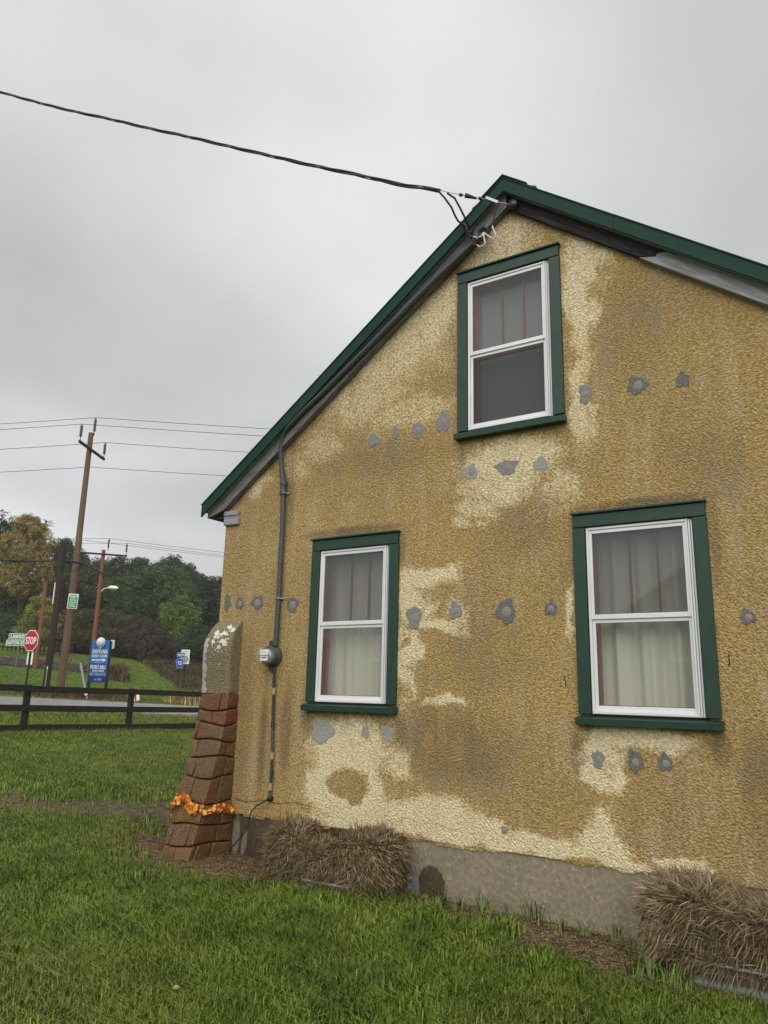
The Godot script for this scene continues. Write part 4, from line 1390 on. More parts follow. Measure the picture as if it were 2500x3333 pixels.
func steps(list: Array) -> Array:
	# [from, to, step], ...
	var out := []
	for l in list:
		var t: float = l[0]
		while t < l[1] - 0.001:
			out.append(t)
			t += l[2]
	out.append(list[-1][1])
	return out

func make_ground() -> void:
	var xs := steps([[-420, -130, 30], [-130, -60, 2.5], [-60, -29.5, 1.0], [-29.5, -21.8, 3.85], [-21.8, -14, 0.6], [-14, -9, 0.25], [-9, 1.0, 0.1], [1.0, 6, 0.5], [6, 30, 4], [30, 300, 45]])
	var zs := steps([[-420, -140, 28], [-140, -60, 4], [-60, -10, 1.25], [-10, -3, 0.35], [-3, 6, 0.1], [6, 12, 1], [12, 60, 6], [60, 300, 40]])
	var mb := MB.new()
	var K := zs.size()
	for x in xs:
		for z in zs:
			var y := ground(x, z)
			var b := bare(x, z) if x > -15.0 and x < 3.0 and z > -5.0 and z < 6.0 else 0.0
			var c := Color(0.065, 0.085, 0.022).lerp(Color(0.2, 0.15, 0.1), b)
			if x < -14.0 and x > -29.4: c = Color(0.11, 0.16, 0.034)
			if x <= -29.4:
				c = Color(0.17, 0.24, 0.045)
				var w := weedy(Vector3(x, y, z))
				c = c.lerp(Color(0.11, 0.085, 0.048), w)
				if x < -80.0: c = Color(0.06, 0.065, 0.03)
			mb.col = c
			var e := 0.2
			mb.vert(Vector3(x, y, z), Vector3(ground(x - e, z) - ground(x + e, z), 2.0 * e, ground(x, z - e) - ground(x, z + e)).normalized())
	for r in xs.size() - 1:
		for k in K - 1:
			var a := r * K + k
			mb.face(a, a + 1, a + K + 1); mb.face(a, a + K + 1, a + K)
	var m := mat(Color.WHITE, 0.95, 0.2)
	m.vertex_color_use_as_albedo = true
	m.albedo_texture = noise_tex(0.03, Color8(150, 150, 150), Color8(255, 255, 255), 401, 512, 5)
	m.uv1_triplanar = true
	m.uv1_world_triplanar = true
	m.uv1_scale = Vector3.ONE * 0.45
	m.heightmap_enabled = true
	m.heightmap_texture = grey_tex(0.08, 403, 512, 4)
	m.heightmap_scale = 3.0
	structure(obj("ground", mb, m), "wet green lawn and hillside with worn brown soil patches", "ground")
	# road: wet asphalt, edge line, gravel verge
	var strip := func(x0: float, x1: float, lift: float, nx: int) -> MB:
		var s := MB.new()
		var P := []
		for r in nx + 1:
			var x := lerpf(x0, x1, r / float(nx))
			var row := []
			for q in 91:
				var z := lerpf(70.0, -160.0, q / 90.0)
				row.append(Vector3(x, ground(x, z) + lift, z))
			P.append(row)
		s.grid(P, Vector3.UP)
		return s
	var asphalt := noisy(Color8(124, 124, 126), Color8(156, 156, 158), 0.3, 0.35, 0.03, 411, 0.15)
	asphalt.metallic_specular = 0.6
	structure(obj("road", strip.call(-21.8, -29.5, 0.03, 4), asphalt), "wet grey asphalt road behind the rail fence", "road")
	structure(obj("edge_line", strip.call(-22.25, -22.42, 0.036, 1), noisy(Color8(190, 190, 186), Color8(222, 222, 218), 0.4, 2.0)), "white painted line along the near edge of the road", "road marking")
	structure(obj("gravel_verge", strip.call(-20.9, -21.85, 0.022, 2), noisy(Color8(116, 100, 94), Color8(170, 152, 142), 0.9, 1.2, 0.12, 415, 1.0)), "pinkish gravel verge between road and grass", "verge")

# ---------------------------------------------------------------- fences, poles, wires
func make_fence() -> void:
	var f := node("rail_fence", null, g3(Vector3(-16.8, 0, -5.2)))
	tag(f, "dark brown post and three rail wooden fence along the lawn", "fence")
	var o := f.position
	var posts := []
	for k in 9:
		var z := 6.4 - k * 2.9
		posts.append(g3(Vector3(-16.85 + 0.035 * k, 0, z)))
	for k in posts.size():
		var mb := MB.new()
		mb.abox(Vector3(-0.06, -0.3, -0.065), Vector3(0.06, 1.165, 0.065), 0.012)
		var p := obj("post", mb, M.fence, f)
		p.position = posts[k] - o
		p.rotation = Vector3(0.012 * sin(k * 2.1), 0, 0.015 * cos(k * 1.7))
	for k in posts.size() - 1:
		for r in 3:
			var y: float = [1.075, 0.635, 0.2][r]
			var mb := MB.new()
			var a: Vector3 = posts[k] - o + Vector3(0.084, y + 0.008 * sin(k * 3.0 + r), 0.02)
			var b: Vector3 = posts[k + 1] - o + Vector3(0.084, y + 0.01 * cos(k * 2.0 + r), -0.0 + 0.024)
			mb.beam(a, b, 0.042, 0.145, 0.006)
			obj("rail", mb, M.fence, f)

func crossarm(parent: Node, p: Vector3, along: Vector3, len2: float, pins: Array, hgt := 0.5) -> Array:
	var mb := MB.new()
	mb.beam(p - along * len2, p + along * len2, 0.1, 0.13, 0.01)
	var arm := obj("crossarm", mb, M.pole_dark, parent)
	var tips := []
	for t in pins:
		var b: Vector3 = p + along * t + Vector3(0, 0.06, 0)
		tips.append(insulator(arm, b, hgt))
	return tips

func insulator(parent: Node, b: Vector3, hgt: float) -> Vector3:
	var mb := MB.new()
	var prof := [Vector2(0.0001, 0), Vector2(0.022, 0), Vector2(0.022, hgt * 0.25)]
	for k in 6:
		var y := hgt * (0.27 + k * 0.115)
		prof.append(Vector2(0.085, y)); prof.append(Vector2(0.04, y + hgt * 0.05))
	prof.append(Vector2(0.03, hgt)); prof.append(Vector2(0.0001, hgt))
	mb.lathe(Transform3D(Basis(Vector3.RIGHT, Vector3(0, 0, -1), Vector3.UP), b), prof, 10)
	obj("insulator", mb, M.insulator, parent)
	return b + Vector3(0, hgt, 0)

func make_pole(at: Vector3, top: float, r0: float, r1: float, m: Material, label: String, lean := Vector3.ZERO) -> Node3D:
	var n := node("utility_pole", null, g3(at))
	tag(n, label, "utility pole")
	var mb := MB.new()
	var pts := []
	var rad := []
	var h := top - n.position.y
	for k in 9:
		var t := k / 8.0
		pts.append(Vector3(0, -0.4 + (h + 0.4) * t, 0) + lean * t + Vector3(0.02 * sin(t * 5.0), 0, 0.02 * cos(t * 4.0)))
		rad.append(lerpf(r0, r1, t))
	mb.tube(pts, rad, 14)
	obj("shaft", mb, m, n)
	return n

func wire(called: String, pts: Array, sag: float, r: float, label: String, group := "power lines") -> void:
	var mb := MB.new()
	for k in pts.size() - 1:
		var a: Vector3 = pts[k]
		var b: Vector3 = pts[k + 1]
		var w := []
		for q in 17:
			var t := q / 16.0
			w.append(a.lerp(b, t) - Vector3(0, sag * 4.0 * t * (1.0 - t), 0))
		mb.tube(w, r, 5, false)
	tag(obj(called, mb, M.cable), label, "wire", group)

func make_poles() -> void:
	# the tall pole by the road
	var D := 40.0
	var pt := hd(297, 1409, D)
	var tall := make_pole(pt, pt.y, 0.19, 0.125, M.pole_brown, "tall brown utility pole with tilted crossarm and green notice beside the road")
	var o := tall.position
	var ax := Vector3(-0.5, 0, -0.867)
	var ac := Vector3(pt.x, pt.y - 0.95, pt.z) + Vector3(0.867, 0, -0.5) * 0.16
	var tips := crossarm(tall, ac - o, ax, 1.5, [-1.42, 1.42], 0.85)
	tips.append(insulator(tall, Vector3(0.867, 0, -0.5) * 0.0 + ax * 0.32 + Vector3(0, pt.y - o.y - 0.05, 0), 1.0))
	var br := MB.new()
	br.beam(Vector3(0, pt.y - o.y - 0.02, 0), ax * 0.34 + Vector3(0, pt.y - o.y + 0.05, 0), 0.06, 0.06, 0.005)
	obj("bracket", br, M.pole_dark, tall)
	# notice on the pole
	var nb := node("pole_notice", null, Vector3.ZERO)
	tag(nb, "small green and white notice board fixed to the tall utility pole", "sign")
	var nc := hd(237, 1957, D - 0.25)
	nb.position = nc
	nb.rotation = Vector3(0, atan2(EYE.x - nc.x, EYE.z - nc.z) - 0.35, -0.03)
	var h := 0.72
	obj("board", box_mb(Vector3(-0.24, -h / 2, -0.012), Vector3(0.24, h / 2, 0.0), 0.003), M.white, nb)
	obj("green_field", box_mb(Vector3(-0.205, -h / 2 + 0.035, 0.001), Vector3(0.205, h / 2 - 0.14, 0.004), 0.0), mat(Color8(34, 120, 74), 0.5), nb)
	var hl := MB.new()
	hl.abox(Vector3(-0.17, h / 2 - 0.1, 0.001), Vector3(0.17, h / 2 - 0.045, 0.004))
	obj("heading_line", hl, M.text_grey, nb)
	for k in 5:
		var l := MB.new()
		l.abox(Vector3(-0.15 - 0.02 * (k % 2), 0.13 - k * 0.1, 0.005), Vector3(0.13 + 0.03 * (k % 3), 0.19 - k * 0.1, 0.007))
		obj("print_line", l, mat(Color8(160, 214, 176), 0.6), nb)
	# line wires: off to the left, and off behind the house
	var wdir := Vector3(0.867, 0, -0.5)
	var k2 := 0
	for t in tips:
		var a: Vector3 = o + t
		wire("power_line", [a - wdir * 60.0 + Vector3(0, -0.5, 0), a, a + wdir * 70.0 + Vector3(0, -0.5, 0)], 1.1, 0.013, "thin overhead wire on the insulators of the tall brown pole")
		k2 += 1
	var low := Vector3(pt.x, 0, pt.z)
	var ly := hd(281, 1520, D).y
	wire("power_line", [low + Vector3(0, ly, 0) - wdir * 60.0, low + Vector3(0, ly, 0) + wdir * 0.15, low + Vector3(0, ly, 0) + wdir * 70.0], 1.1, 0.012, "single lower neutral wire clamped part way down the tall brown pole")
	# dark stub pole in front with the heavy cable
	var dp := hd(206, 1787, 38.5)
	var dk := make_pole(dp, dp.y, 0.165, 0.13, M.pole_dark, "shorter blackened utility pole carrying heavy cables beside the tall pole")
	var cd := MB.new()
	cd.tube([Vector3(-0.2, dp.y - dk.position.y - 2.6, 0.06), Vector3(-0.2, dp.y - dk.position.y - 1.6, 0.06)], 0.03, 8)
	obj("riser_pipe", cd, M.white, dk)
	var c0 := hd(-260, 1782, 46)
	var c1 := dp + Vector3(0, -0.55, 0)
	var c2 := hd(262, 1832, 39.6)
	var c3 := hd(740, 2008, 44)
	var c4 := hd(1400, 2150, 60)
	wire("heavy_cable", [c0, c1], 0.25, 0.035, "heavy black telephone cable strung left from the blackened pole", "heavy cables")
	wire("heavy_cable", [c1, c2], 0.0, 0.06, "thick black cable bundle between the blackened pole and tall pole", "heavy cables")
	wire("heavy_cable", [c2, c3, c4], 0.25, 0.03, "black cable sloping down from the tall pole to behind the house", "heavy cables")
	wire("heavy_cable", [c2 + Vector3(0, -0.1, 0), hd(560, 1937, 52), hd(900, 2020, 60)], 0.3, 0.02, "thinner cable sagging across the trees from the tall pole", "heavy cables")
	var sp := MB.new()
	sp.tube([c0.lerp(c1, 0.66) + Vector3(0, -0.22, 0), c0.lerp(c1, 0.75) + Vector3(0, -0.2, 0)], 0.075, 8)
	tag(obj("splice_case", sp, M.cable), "black splice case hanging on the heavy telephone cable", "splice case")
	# red-brown pole behind the stop sign
	var tp := hd(150, 1895, 60)
	make_pole(tp, tp.y, 0.15, 0.11, M.pole_red, "slim reddish utility pole standing behind the stop sign")
	# far pole with street light
	var fp := hd(338, 1790, 60)
	var far := make_pole(fp, fp.y, 0.18, 0.13, M.pole_red, "reddish utility pole with crossarm and white street lamp behind the golf sign")
	var fo := far.position
	var fax := Vector3(0.62, 0, -0.78)
	var ft := crossarm(far, Vector3(0.12, fp.y - fo.y - 0.35, 0.1), fax, 1.72, [-1.62, 1.62], 0.9)
	var f3 := insulator(far, Vector3(0, fp.y - fo.y - 0.05, 0) + fax * 0.3, 0.95)
	for t in [ft[0], ft[1], f3]:
		var a: Vector3 = fo + t
		wire("power_line", [a - wdir * 70.0 + Vector3(0, 3.0, 0), a, a + wdir * 70.0 + Vector3(0, -4.0, 0)], 1.0, 0.012, "thin overhead wire on the far reddish pole by the trees")
	var lampy := hd(340, 1912, 60).y - fo.y
	var lm := node("street_lamp", null, fo + Vector3(0, lampy, 0))
	tag(lm, "white cobra head street lamp on short arm of the far reddish pole", "street lamp")
	var arm := MB.new()
	arm.tube([Vector3(0, -0.5, 0), Vector3(0.25, -0.1, -0.2), Vector3(0.6, 0.0, -0.45)], 0.035, 8)
	obj("arm", arm, M.white, lm)
	var hdm := MB.new()
	hdm.tube([Vector3(0.5, -0.02, -0.38), Vector3(0.65, 0.0, -0.48), Vector3(0.95, -0.02, -0.7), Vector3(1.1, -0.04, -0.8)], [0.06, 0.14, 0.15, 0.05], 12)
	obj("lamp_head", hdm, M.white, lm)
	# service pole out of view to the left that carries the house cable
	var q := hd(-560, 125, 14.6)
	make_pole(q, q.y + 0.6, 0.17, 0.12, M.pole_brown, "brown service pole at the lawn edge carrying the house cable")

# ---------------------------------------------------------------- signs
func text(parent: Node, s: String, c: Vector3, w: float, h: float, m: Material, called := "lettering", bold := true) -> void:
	var t := TextMesh.new()
	var f := SystemFont.new()
	f.font_names = PackedStringArray(["Droid Sans"])
	f.font_weight = 700 if bold else 400
	t.font = f
	t.text = s
	t.font_size = 48
	t.pixel_size = 0.01
	t.depth = 0.02
	var o := MeshInstance3D.new()
	o.mesh = t
	o.material_override = m
	o.name = called
	parent.add_child(o, true)
	var ab := t.get_aabb()
	var sx := w / maxf(ab.size.x, 0.01)
	var sy := h / maxf(ab.size.y, 0.01)
	o.scale = Vector3(sx, sy, 0.3)
	o.position = c - Vector3((ab.position.x + ab.size.x * 0.5) * sx, (ab.position.y + ab.size.y * 0.5) * sy, 0)

func face_eye(n: Node3D, extra: float) -> void:
	n.rotation.y = atan2(EYE.x - n.position.x, EYE.z - n.position.z) + extra

func octagon(r: float) -> Array:
	var out := []
	for k in 8:
		out.append(Vector2(cos(TAU * (k + 0.5) / 8.0), sin(TAU * (k + 0.5) / 8.0)) * r)
	return out

func make_signs() -> void:
	# stop sign
	var sc := hd(101, 2085, 36.5)
	var s := node("stop_sign", null, g3(sc))
	tag(s, "red octagonal stop sign on a black post beside the road", "sign")
	face_eye(s, -0.92)
	var cy := sc.y - s.position.y
	obj("post", box_mb(Vector3(-0.035, -0.4, -0.06), Vector3(0.035, cy + 0.3, -0.012), 0.004), M.black, s)
	var bd := obj("board", prism_mb(octagon(0.48), -0.008, 0.0), M.white, s)
	bd.position.y = cy
	var rd := obj("red_face", prism_mb(octagon(0.448), 0.001, 0.005), M.sign_red, s)
	rd.position.y = cy
	text(s, "STOP", Vector3(0, cy, 0.008), 0.66, 0.31, M.white)
	# white plate lower on the post, seen edge-on behind
	for q in [-1, 1]:
		obj("marker_plate", box_mb(Vector3(-0.2 if q < 0 else 0.06, cy - 1.02, -0.075), Vector3(-0.05 if q < 0 else 0.17, cy - 0.45, -0.066), 0.003), M.white, s)
	# street name signs
	var nc := hd(63, 2077, 37.6)
	var n := node("street_name_sign", null, g3(nc))
	tag(n, "two green street name blades on a grey post behind the stop sign", "sign")
	face_eye(n, -0.35)
	var ny := nc.y - n.position.y
	var pm := MB.new()
	pm.tube([Vector3(0, -0.4, -0.03), Vector3(0, ny + 0.2, -0.03)], 0.03, 8)
	obj("post", pm, M.sign_post, n)
	var bw := 0.52
	for k in 2:
		var y := ny + (0.07 if k == 0 else -0.21)
		var dx := 0.06 if k == 0 else -0.02
		var bl := node("name_blade", n, Vector3.ZERO)
		obj("edge", box_mb(Vector3(-bw + dx, y - 0.125, -0.012), Vector3(bw + dx, y + 0.125, 0.0), 0.003), M.white, bl)
		obj("green_face", box_mb(Vector3(-bw + dx + 0.02, y - 0.105, 0.001), Vector3(bw + dx - 0.02, y + 0.105, 0.004)), M.sign_green, bl)
		text(bl, "LAWNDALE" if k == 0 else "DAYTON RIVER", Vector3(dx, y, 0.008), 0.86 if k == 0 else 0.96, 0.15, M.white)
	obj("cap", box_mb(Vector3(-0.05, ny + 0.2, -0.06), Vector3(0.05, ny + 0.26, 0.0), 0.005), M.sign_green, n)
	# golf club sign
	var gc := hd(322, 2152, 43)
	var g := node("golf_sign", null, g3(gc))
	tag(g, "tall blue golf club sign board topped by a white golf ball", "sign")
	face_eye(g, -0.62)
	var gy := gc.y - g.position.y
	var gw := 0.53
	var gh := 1.08
	for q in [-1, 1]:
		obj("post", box_mb(Vector3(q * gw - 0.06, -0.4, -0.14), Vector3(q * gw + 0.06, gy + gh - 0.03, -0.022), 0.006), M.black, g)
	obj("post_cap", box_mb(Vector3(gw - 0.055, gy + gh - 0.42, -0.3), Vector3(gw + 0.1, gy + gh + 0.02, -0.15), 0.004), M.white, g)
	obj("board", box_mb(Vector3(-gw, gy - gh, -0.02), Vector3(gw, gy + gh, 0.0), 0.003), M.blue_mid, g)
	obj("upper_panel", box_mb(Vector3(-gw, gy - 0.12, 0.001), Vector3(gw, gy + gh, 0.006)), M.blue_light, g)
	obj("lower_panel", box_mb(Vector3(-gw, gy - gh, 0.001), Vector3(gw, gy - gh + 0.3, 0.006)), M.blue_dark, g)
	text(g, "DAYTONA", Vector3(0.02, gy + 0.5, 0.012), 0.9, 0.2, M.white)
	text(g, "GOLF CLUB", Vector3(0.0, gy + 0.27, 0.012), 0.9, 0.14, M.white)
	obj("arrow", prism_mb([Vector2(-0.42, gy + 0.1), Vector2(0.26, gy + 0.1), Vector2(0.26, gy + 0.14), Vector2(0.43, gy + 0.06), Vector2(0.26, gy - 0.02), Vector2(0.26, gy + 0.02), Vector2(-0.42, gy + 0.02)], 0.007, 0.011), M.white, g)
	text(g, "GOLF SHOP", Vector3(-0.08, gy + 0.06, 0.014), 0.5, 0.05, M.text_grey)
	obj("small_print", box_mb(Vector3(-0.28, gy - 0.07, 0.007), Vector3(0.3, gy - 0.045, 0.01)), M.text_pale_blue, g)
	text(g, "PICKLE BALL", Vector3(0.0, gy - 0.3, 0.012), 0.94, 0.2, M.white)
	text(g, "Coors LIGHT", Vector3(0.02, gy - 0.49, 0.012), 0.7, 0.1, M.white)
	text(g, "GOLF SIMULATOR", Vector3(0.0, gy - 0.66, 0.012), 0.96, 0.15, M.text_pale_blue)
	text(g, "or Lite", Vector3(0.05, gy - 0.92, 0.012), 0.44, 0.13, M.text_pale_blue)
	var ball := MB.new()
	var prof := []
	for k in 13:
		var an := PI * k / 12.0
		prof.append(Vector2(maxf(sin(an) * 0.23, 0.0001), -cos(an) * 0.26))
	ball.lathe(Transform3D(Basis(Vector3.RIGHT, Vector3(0, 0, -1), Vector3.UP), Vector3(0.06, gy + gh - 0.12, 0.08)), prof, 20)
	var bo := obj("golf_ball", ball, noisy(Color8(206, 206, 204), Color8(232, 232, 230), 0.4, 6.0, 0.08, 77, 0.5), g)
	var tee := MB.new()
	tee.lathe(Transform3D(Basis(Vector3.RIGHT, Vector3(0, 0, -1), Vector3.UP), Vector3(0.06, gy + gh - 0.5, 0.08)), [Vector2(0.02, 0.0), Vector2(0.03, 0.06), Vector2(0.12, 0.16)], 12)
	obj("tee", tee, M.white, bo)
	# county route and second route sign
	var cc := hd(585, 2158, 45)
	var c := node("county_route_sign", null, g3(cc))
	tag(c, "blue pentagon county route 12 sign on a dark post", "sign")
	face_eye(c, -0.35)
	var ccy := cc.y - c.position.y
	obj("post", box_mb(Vector3(-0.03, -0.4, -0.05), Vector3(0.03, ccy + 0.3, -0.012), 0.003), M.black, c)
	var pent := [Vector2(-0.24, 0.16), Vector2(0.0, 0.3), Vector2(0.24, 0.16), Vector2(0.16, -0.28), Vector2(-0.16, -0.28)]
	var pin := []
	for p in pent: pin.append(p * 0.9)
	obj("edge", prism_mb(pent, -0.01, 0.0), M.text_pale_blue, c).position.y = ccy
	obj("blue_face", prism_mb(pin, 0.001, 0.005), M.sign_blue, c).position.y = ccy
	text(c, "12", Vector3(0, ccy, 0.008), 0.24, 0.21, M.white)
	var pl := node("direction_plate", c, Vector3(0.03, ccy + 0.45, 0))
	obj("edge", box_mb(Vector3(-0.22, -0.13, -0.01), Vector3(0.22, 0.13, 0.0), 0.003), M.text_pale_blue, pl)
	obj("blue_face", box_mb(Vector3(-0.2, -0.11, 0.001), Vector3(0.2, 0.11, 0.004)), M.sign_blue, pl)
	text(pl, "SOUTH", Vector3(0, 0, 0.007), 0.34, 0.12, M.white)
	var rc := hd(603, 2138, 45.3)
	var r := node("emblem_route_sign", null, g3(rc))
	tag(r, "white route sign with round green emblem beside the blue county sign", "sign")
	face_eye(r, -0.35)
	var ry := rc.y - r.position.y
	obj("post", box_mb(Vector3(-0.03, -0.4, -0.05), Vector3(0.03, ry + 0.3, -0.012), 0.003), M.black, r)
	obj("board", box_mb(Vector3(-0.25, -0.4 + ry, -0.01), Vector3(0.25, 0.4 + ry, 0.0), 0.003), M.white, r)
	text(r, "NATIONAL", Vector3(0, ry + 0.31, 0.006), 0.38, 0.06, M.text_grey)
	text(r, "ROUTE", Vector3(0, ry + 0.21, 0.006), 0.26, 0.06, M.text_grey)
	obj("divider", box_mb(Vector3(-0.25, ry + 0.14, 0.001), Vector3(0.25, ry + 0.155, 0.004)), M.text_grey, r)
	var em := MB.new()
	em.lathe(Transform3D(Basis(), Vector3(0, ry - 0.12, 0)), [Vector2(0.16, 0.001), Vector2(0.16, 0.006), Vector2(0.11, 0.006), Vector2(0.11, 0.001)], 24)
	for k in 12:
		var an := TAU * k / 12.0
		em.beam(Vector3(cos(an) * 0.15, ry - 0.12 + sin(an) * 0.15, 0.003), Vector3(cos(an) * 0.21, ry - 0.12 + sin(an) * 0.21, 0.003), 0.005, 0.035, 0.0, Vector3(-sin(an), cos(an), 0))
	var emo := obj("emblem", em, M.sign_green, r)
	var emc := MB.new()
	emc.lathe(Transform3D(Basis(), Vector3(0, ry - 0.12, 0)), [Vector2(0.075, 0.001), Vector2(0.075, 0.006), Vector2(0.0001, 0.006)], 20)
	obj("emblem_centre", emc, mat(Color8(110, 176, 150), 0.5), emo)
	# lawn sign by the road
	var lc := hd(441, 2265, 35.5)
	var l := node("lawn_sign", null, g3(lc))
	tag(l, "small tilted white lawn sign with a red stripe at the roadside", "sign")
	face_eye(l, -0.9)
	var lb := node("board", l, Vector3(0, lc.y - l.position.y + 0.02, 0))
	lb.rotation.z = 0.2
	obj("sheet", box_mb(Vector3(-0.24, -0.24, -0.008), Vector3(0.24, 0.24, 0.0), 0.002), M.white, lb)
	obj("stripe", box_mb(Vector3(-0.05, -0.23, 0.001), Vector3(0.06, 0.23, 0.004)), M.sign_red, lb)
	for q in [-1, 1]:
		obj("stake", box_mb(Vector3(q * 0.17 - 0.006, -0.3, -0.016), Vector3(q * 0.17 + 0.006, lc.y - l.position.y - 0.1, -0.009), 0.001), M.steel, l)
	# leaning bollard post and two small marker stakes
	var bt := hd(262, 2158, 38)
	var bb := g3(hd(285, 2262, 37.5))
	var b := node("leaning_post", null, bb)
	tag(b, "grey metal guide post leaning over at the roadside", "post")
	var bm := MB.new()
	bm.tube([Vector3(0, -0.3, 0), (bt - bb) * 0.08, bt - bb], [0.06, 0.06, 0.055], 10)
	obj("tube", bm, M.zinc, b)
	var bcol := MB.new()
	bcol.tube([(bt - bb) * 0.12, (bt - bb) * 0.3], 0.075, 10)
	obj("sleeve", bcol, M.white, b)
	var mk := hd(155, 2170, 38)
	var ms := node("marker_stake", null, g3(mk))
	tag(ms, "thin pale marker stake beside the blackened pole", "stake")
	var mm := MB.new()
	mm.tube([Vector3(0, -0.3, 0), Vector3(0, mk.y - ms.position.y, 0)], 0.022, 7)
	obj("rod", mm, mat(Color8(150, 150, 124), 0.7), ms)
	var mcap := MB.new()
	mcap.tube([Vector3(0, mk.y - ms.position.y - 0.12, 0), Vector3(0, mk.y - ms.position.y + 0.01, 0)], 0.026, 7)
	obj("cap", mcap, M.white, ms)

# ---------------------------------------------------------------- vegetation
var clumps := []
var needles := []
func make_clumps() -> void:
	for v in 3:
		rng.seed = 900 + v
		var mb := MB.new()
		for k in 22:
			var d := Vector3(rng.randfn(), rng.randfn(), rng.randfn()).normalized()
			var c := d * pow(rng.randf(), 0.5) * 0.5
			var f := (d + Vector3(rng.randfn(), rng.randfn(), rng.randfn()) * 0.7).normalized()
			var s := f.cross(Vector3(rng.randfn(), rng.randfn(), rng.randfn())).normalized()
			var l := rng.randf_range(0.12, 0.22)
			var w := l * 0.42
			var nn := s.cross(f)
			if nn.dot(d) < 0.0: nn = -nn
			var g := rng.randf_range(0.75, 1.15)
			mb.col = Color(g, g, g)
			var a := mb.vert(c - f * l, nn)
			mb.vert(c + s * w, nn); mb.vert(c + f * l, nn); mb.vert(c - s * w, nn)
			mb.face(a, a + 1, a + 2); mb.face(a, a + 2, a + 3)
		clumps.append(mb.mesh())
		var nb := MB.new()
		for k in 26:
			var t := rng.randf()
			var side := -1.0 if k % 2 else 1.0
			var o := Vector3(0, -0.15 * t * t, t)
			var f := Vector3(side * rng.randf_range(0.5, 1.0), rng.randf_range(-0.4, 0.35), 0.6).normalized()
			var l := (1.0 - t * 0.7) * rng.randf_range(0.25, 0.45)
			var s := f.cross(Vector3(0, 1, 0.3)).normalized()
			var g := rng.randf_range(0.7, 1.2)
			nb.col = Color(g, g, g)
			var nn := s.cross(f)
			if nn.y < 0.0: nn = -nn
			var a := nb.vert(o - s * 0.05, nn)
			nb.vert(o + s * 0.05, nn); nb.vert(o + f * l + Vector3(0, -0.05, 0), nn)
			nb.face(a, a + 1, a + 2)
		needles.append(nb.mesh())

func shade_of(c: Color, spread: float) -> Color:
	var g := rng.randf_range(1.0 - spread, 1.0 + spread)
	return Color(c.r * g * rng.randf_range(0.88, 1.12), c.g * g, c.b * g * rng.randf_range(0.85, 1.15))

func broadleaf(called: String, label: String, cat: String, at: Vector3, top: float, width: float, c0: Color, c1: Color, sd: int, group := "", count := 1500, leaf := 0.62, low := 0.12, sparse := false) -> Node3D:
	rng.seed = sd
	var n := node(called, null, g3(at))
	tag(n, label, cat, group)
	var h := top - n.position.y
	var rw := width * 0.5
	var cb := h * low
	var lobes := []
	var nl := 26
	for k in nl:
		var t := (k + 0.5) / nl
		var yy := lerpf(cb + rw * 0.3, h - rw * 0.22, t)
		var prof := sin(PI * clampf(lerpf(0.16, 0.92, t), 0, 1))
		var an := k * 2.4 + rng.randf()
		var off := rw * prof * rng.randf_range(0.4, 0.8)
		var r := rw * rng.randf_range(0.2, 0.44) * (0.6 + 0.4 * prof)
		lobes.append([Vector3(cos(an) * off, yy, sin(an) * off), r])
	lobes.append([Vector3(0, h - rw * 0.28, 0), rw * 0.28])
	lobes.append([Vector3(0, lerpf(cb, h, 0.55), 0), rw * 0.62])
	var tk := MB.new()
	tk.tube([Vector3(0, -0.4, 0), Vector3(0.05, h * 0.25, 0), Vector3(0, h * 0.55, 0.1), Vector3(0, h * 0.85, 0)], [maxf(0.06, h * 0.022), h * 0.016, h * 0.01, 0.02], 9)
	var trunk := obj("trunk", tk, M.bark, n)
	for k in 7:
		var lb := MB.new()
		var l: Array = lobes[k * 2]
		var s := Vector3(0, clampf(l[0].y * 0.55, h * 0.15, h * 0.7), 0)
		lb.tube([s, s.lerp(l[0], 0.5) + Vector3(0, 0.15, 0), l[0]], [h * 0.008 + 0.01, h * 0.005 + 0.005, 0.008], 6)
		obj("limb", lb, M.bark, trunk)
	var per := [[], [], []]
	var cols := [[], [], []]
	var made := 0
	var tries := 0
	while made < count and tries < count * 4:
		tries += 1
		var l: Array = lobes[rng.randi() % lobes.size()]
		var d := Vector3(rng.randfn(), rng.randfn() * 0.9 + 0.1, rng.randfn()).normalized()
		var p: Vector3 = l[0] + d * l[1] * rng.randf_range(0.6, 1.32) * Vector3(1, 0.9, 1)
		var inside := false
		for q in lobes:
			if q != l and p.distance_to(q[0]) < q[1] * 0.55:
				inside = true
				break
		if inside or p.y < cb * 0.5 or p.y > h + 0.2: continue
		made += 1
		var v := rng.randi() % 3
		var bs := Basis.from_euler(Vector3(rng.randf() * TAU, rng.randf() * TAU, rng.randf() * TAU)).scaled(Vector3.ONE * leaf * rng.randf_range(0.7, 1.5))
		per[v].append(Transform3D(bs, p))
		cols[v].append(shade_of(c0.lerp(c1, rng.randf()), 0.25))
	for v in 3:
		multi("crown", clumps[v], per[v], cols[v], M.leaf, n)
	return n

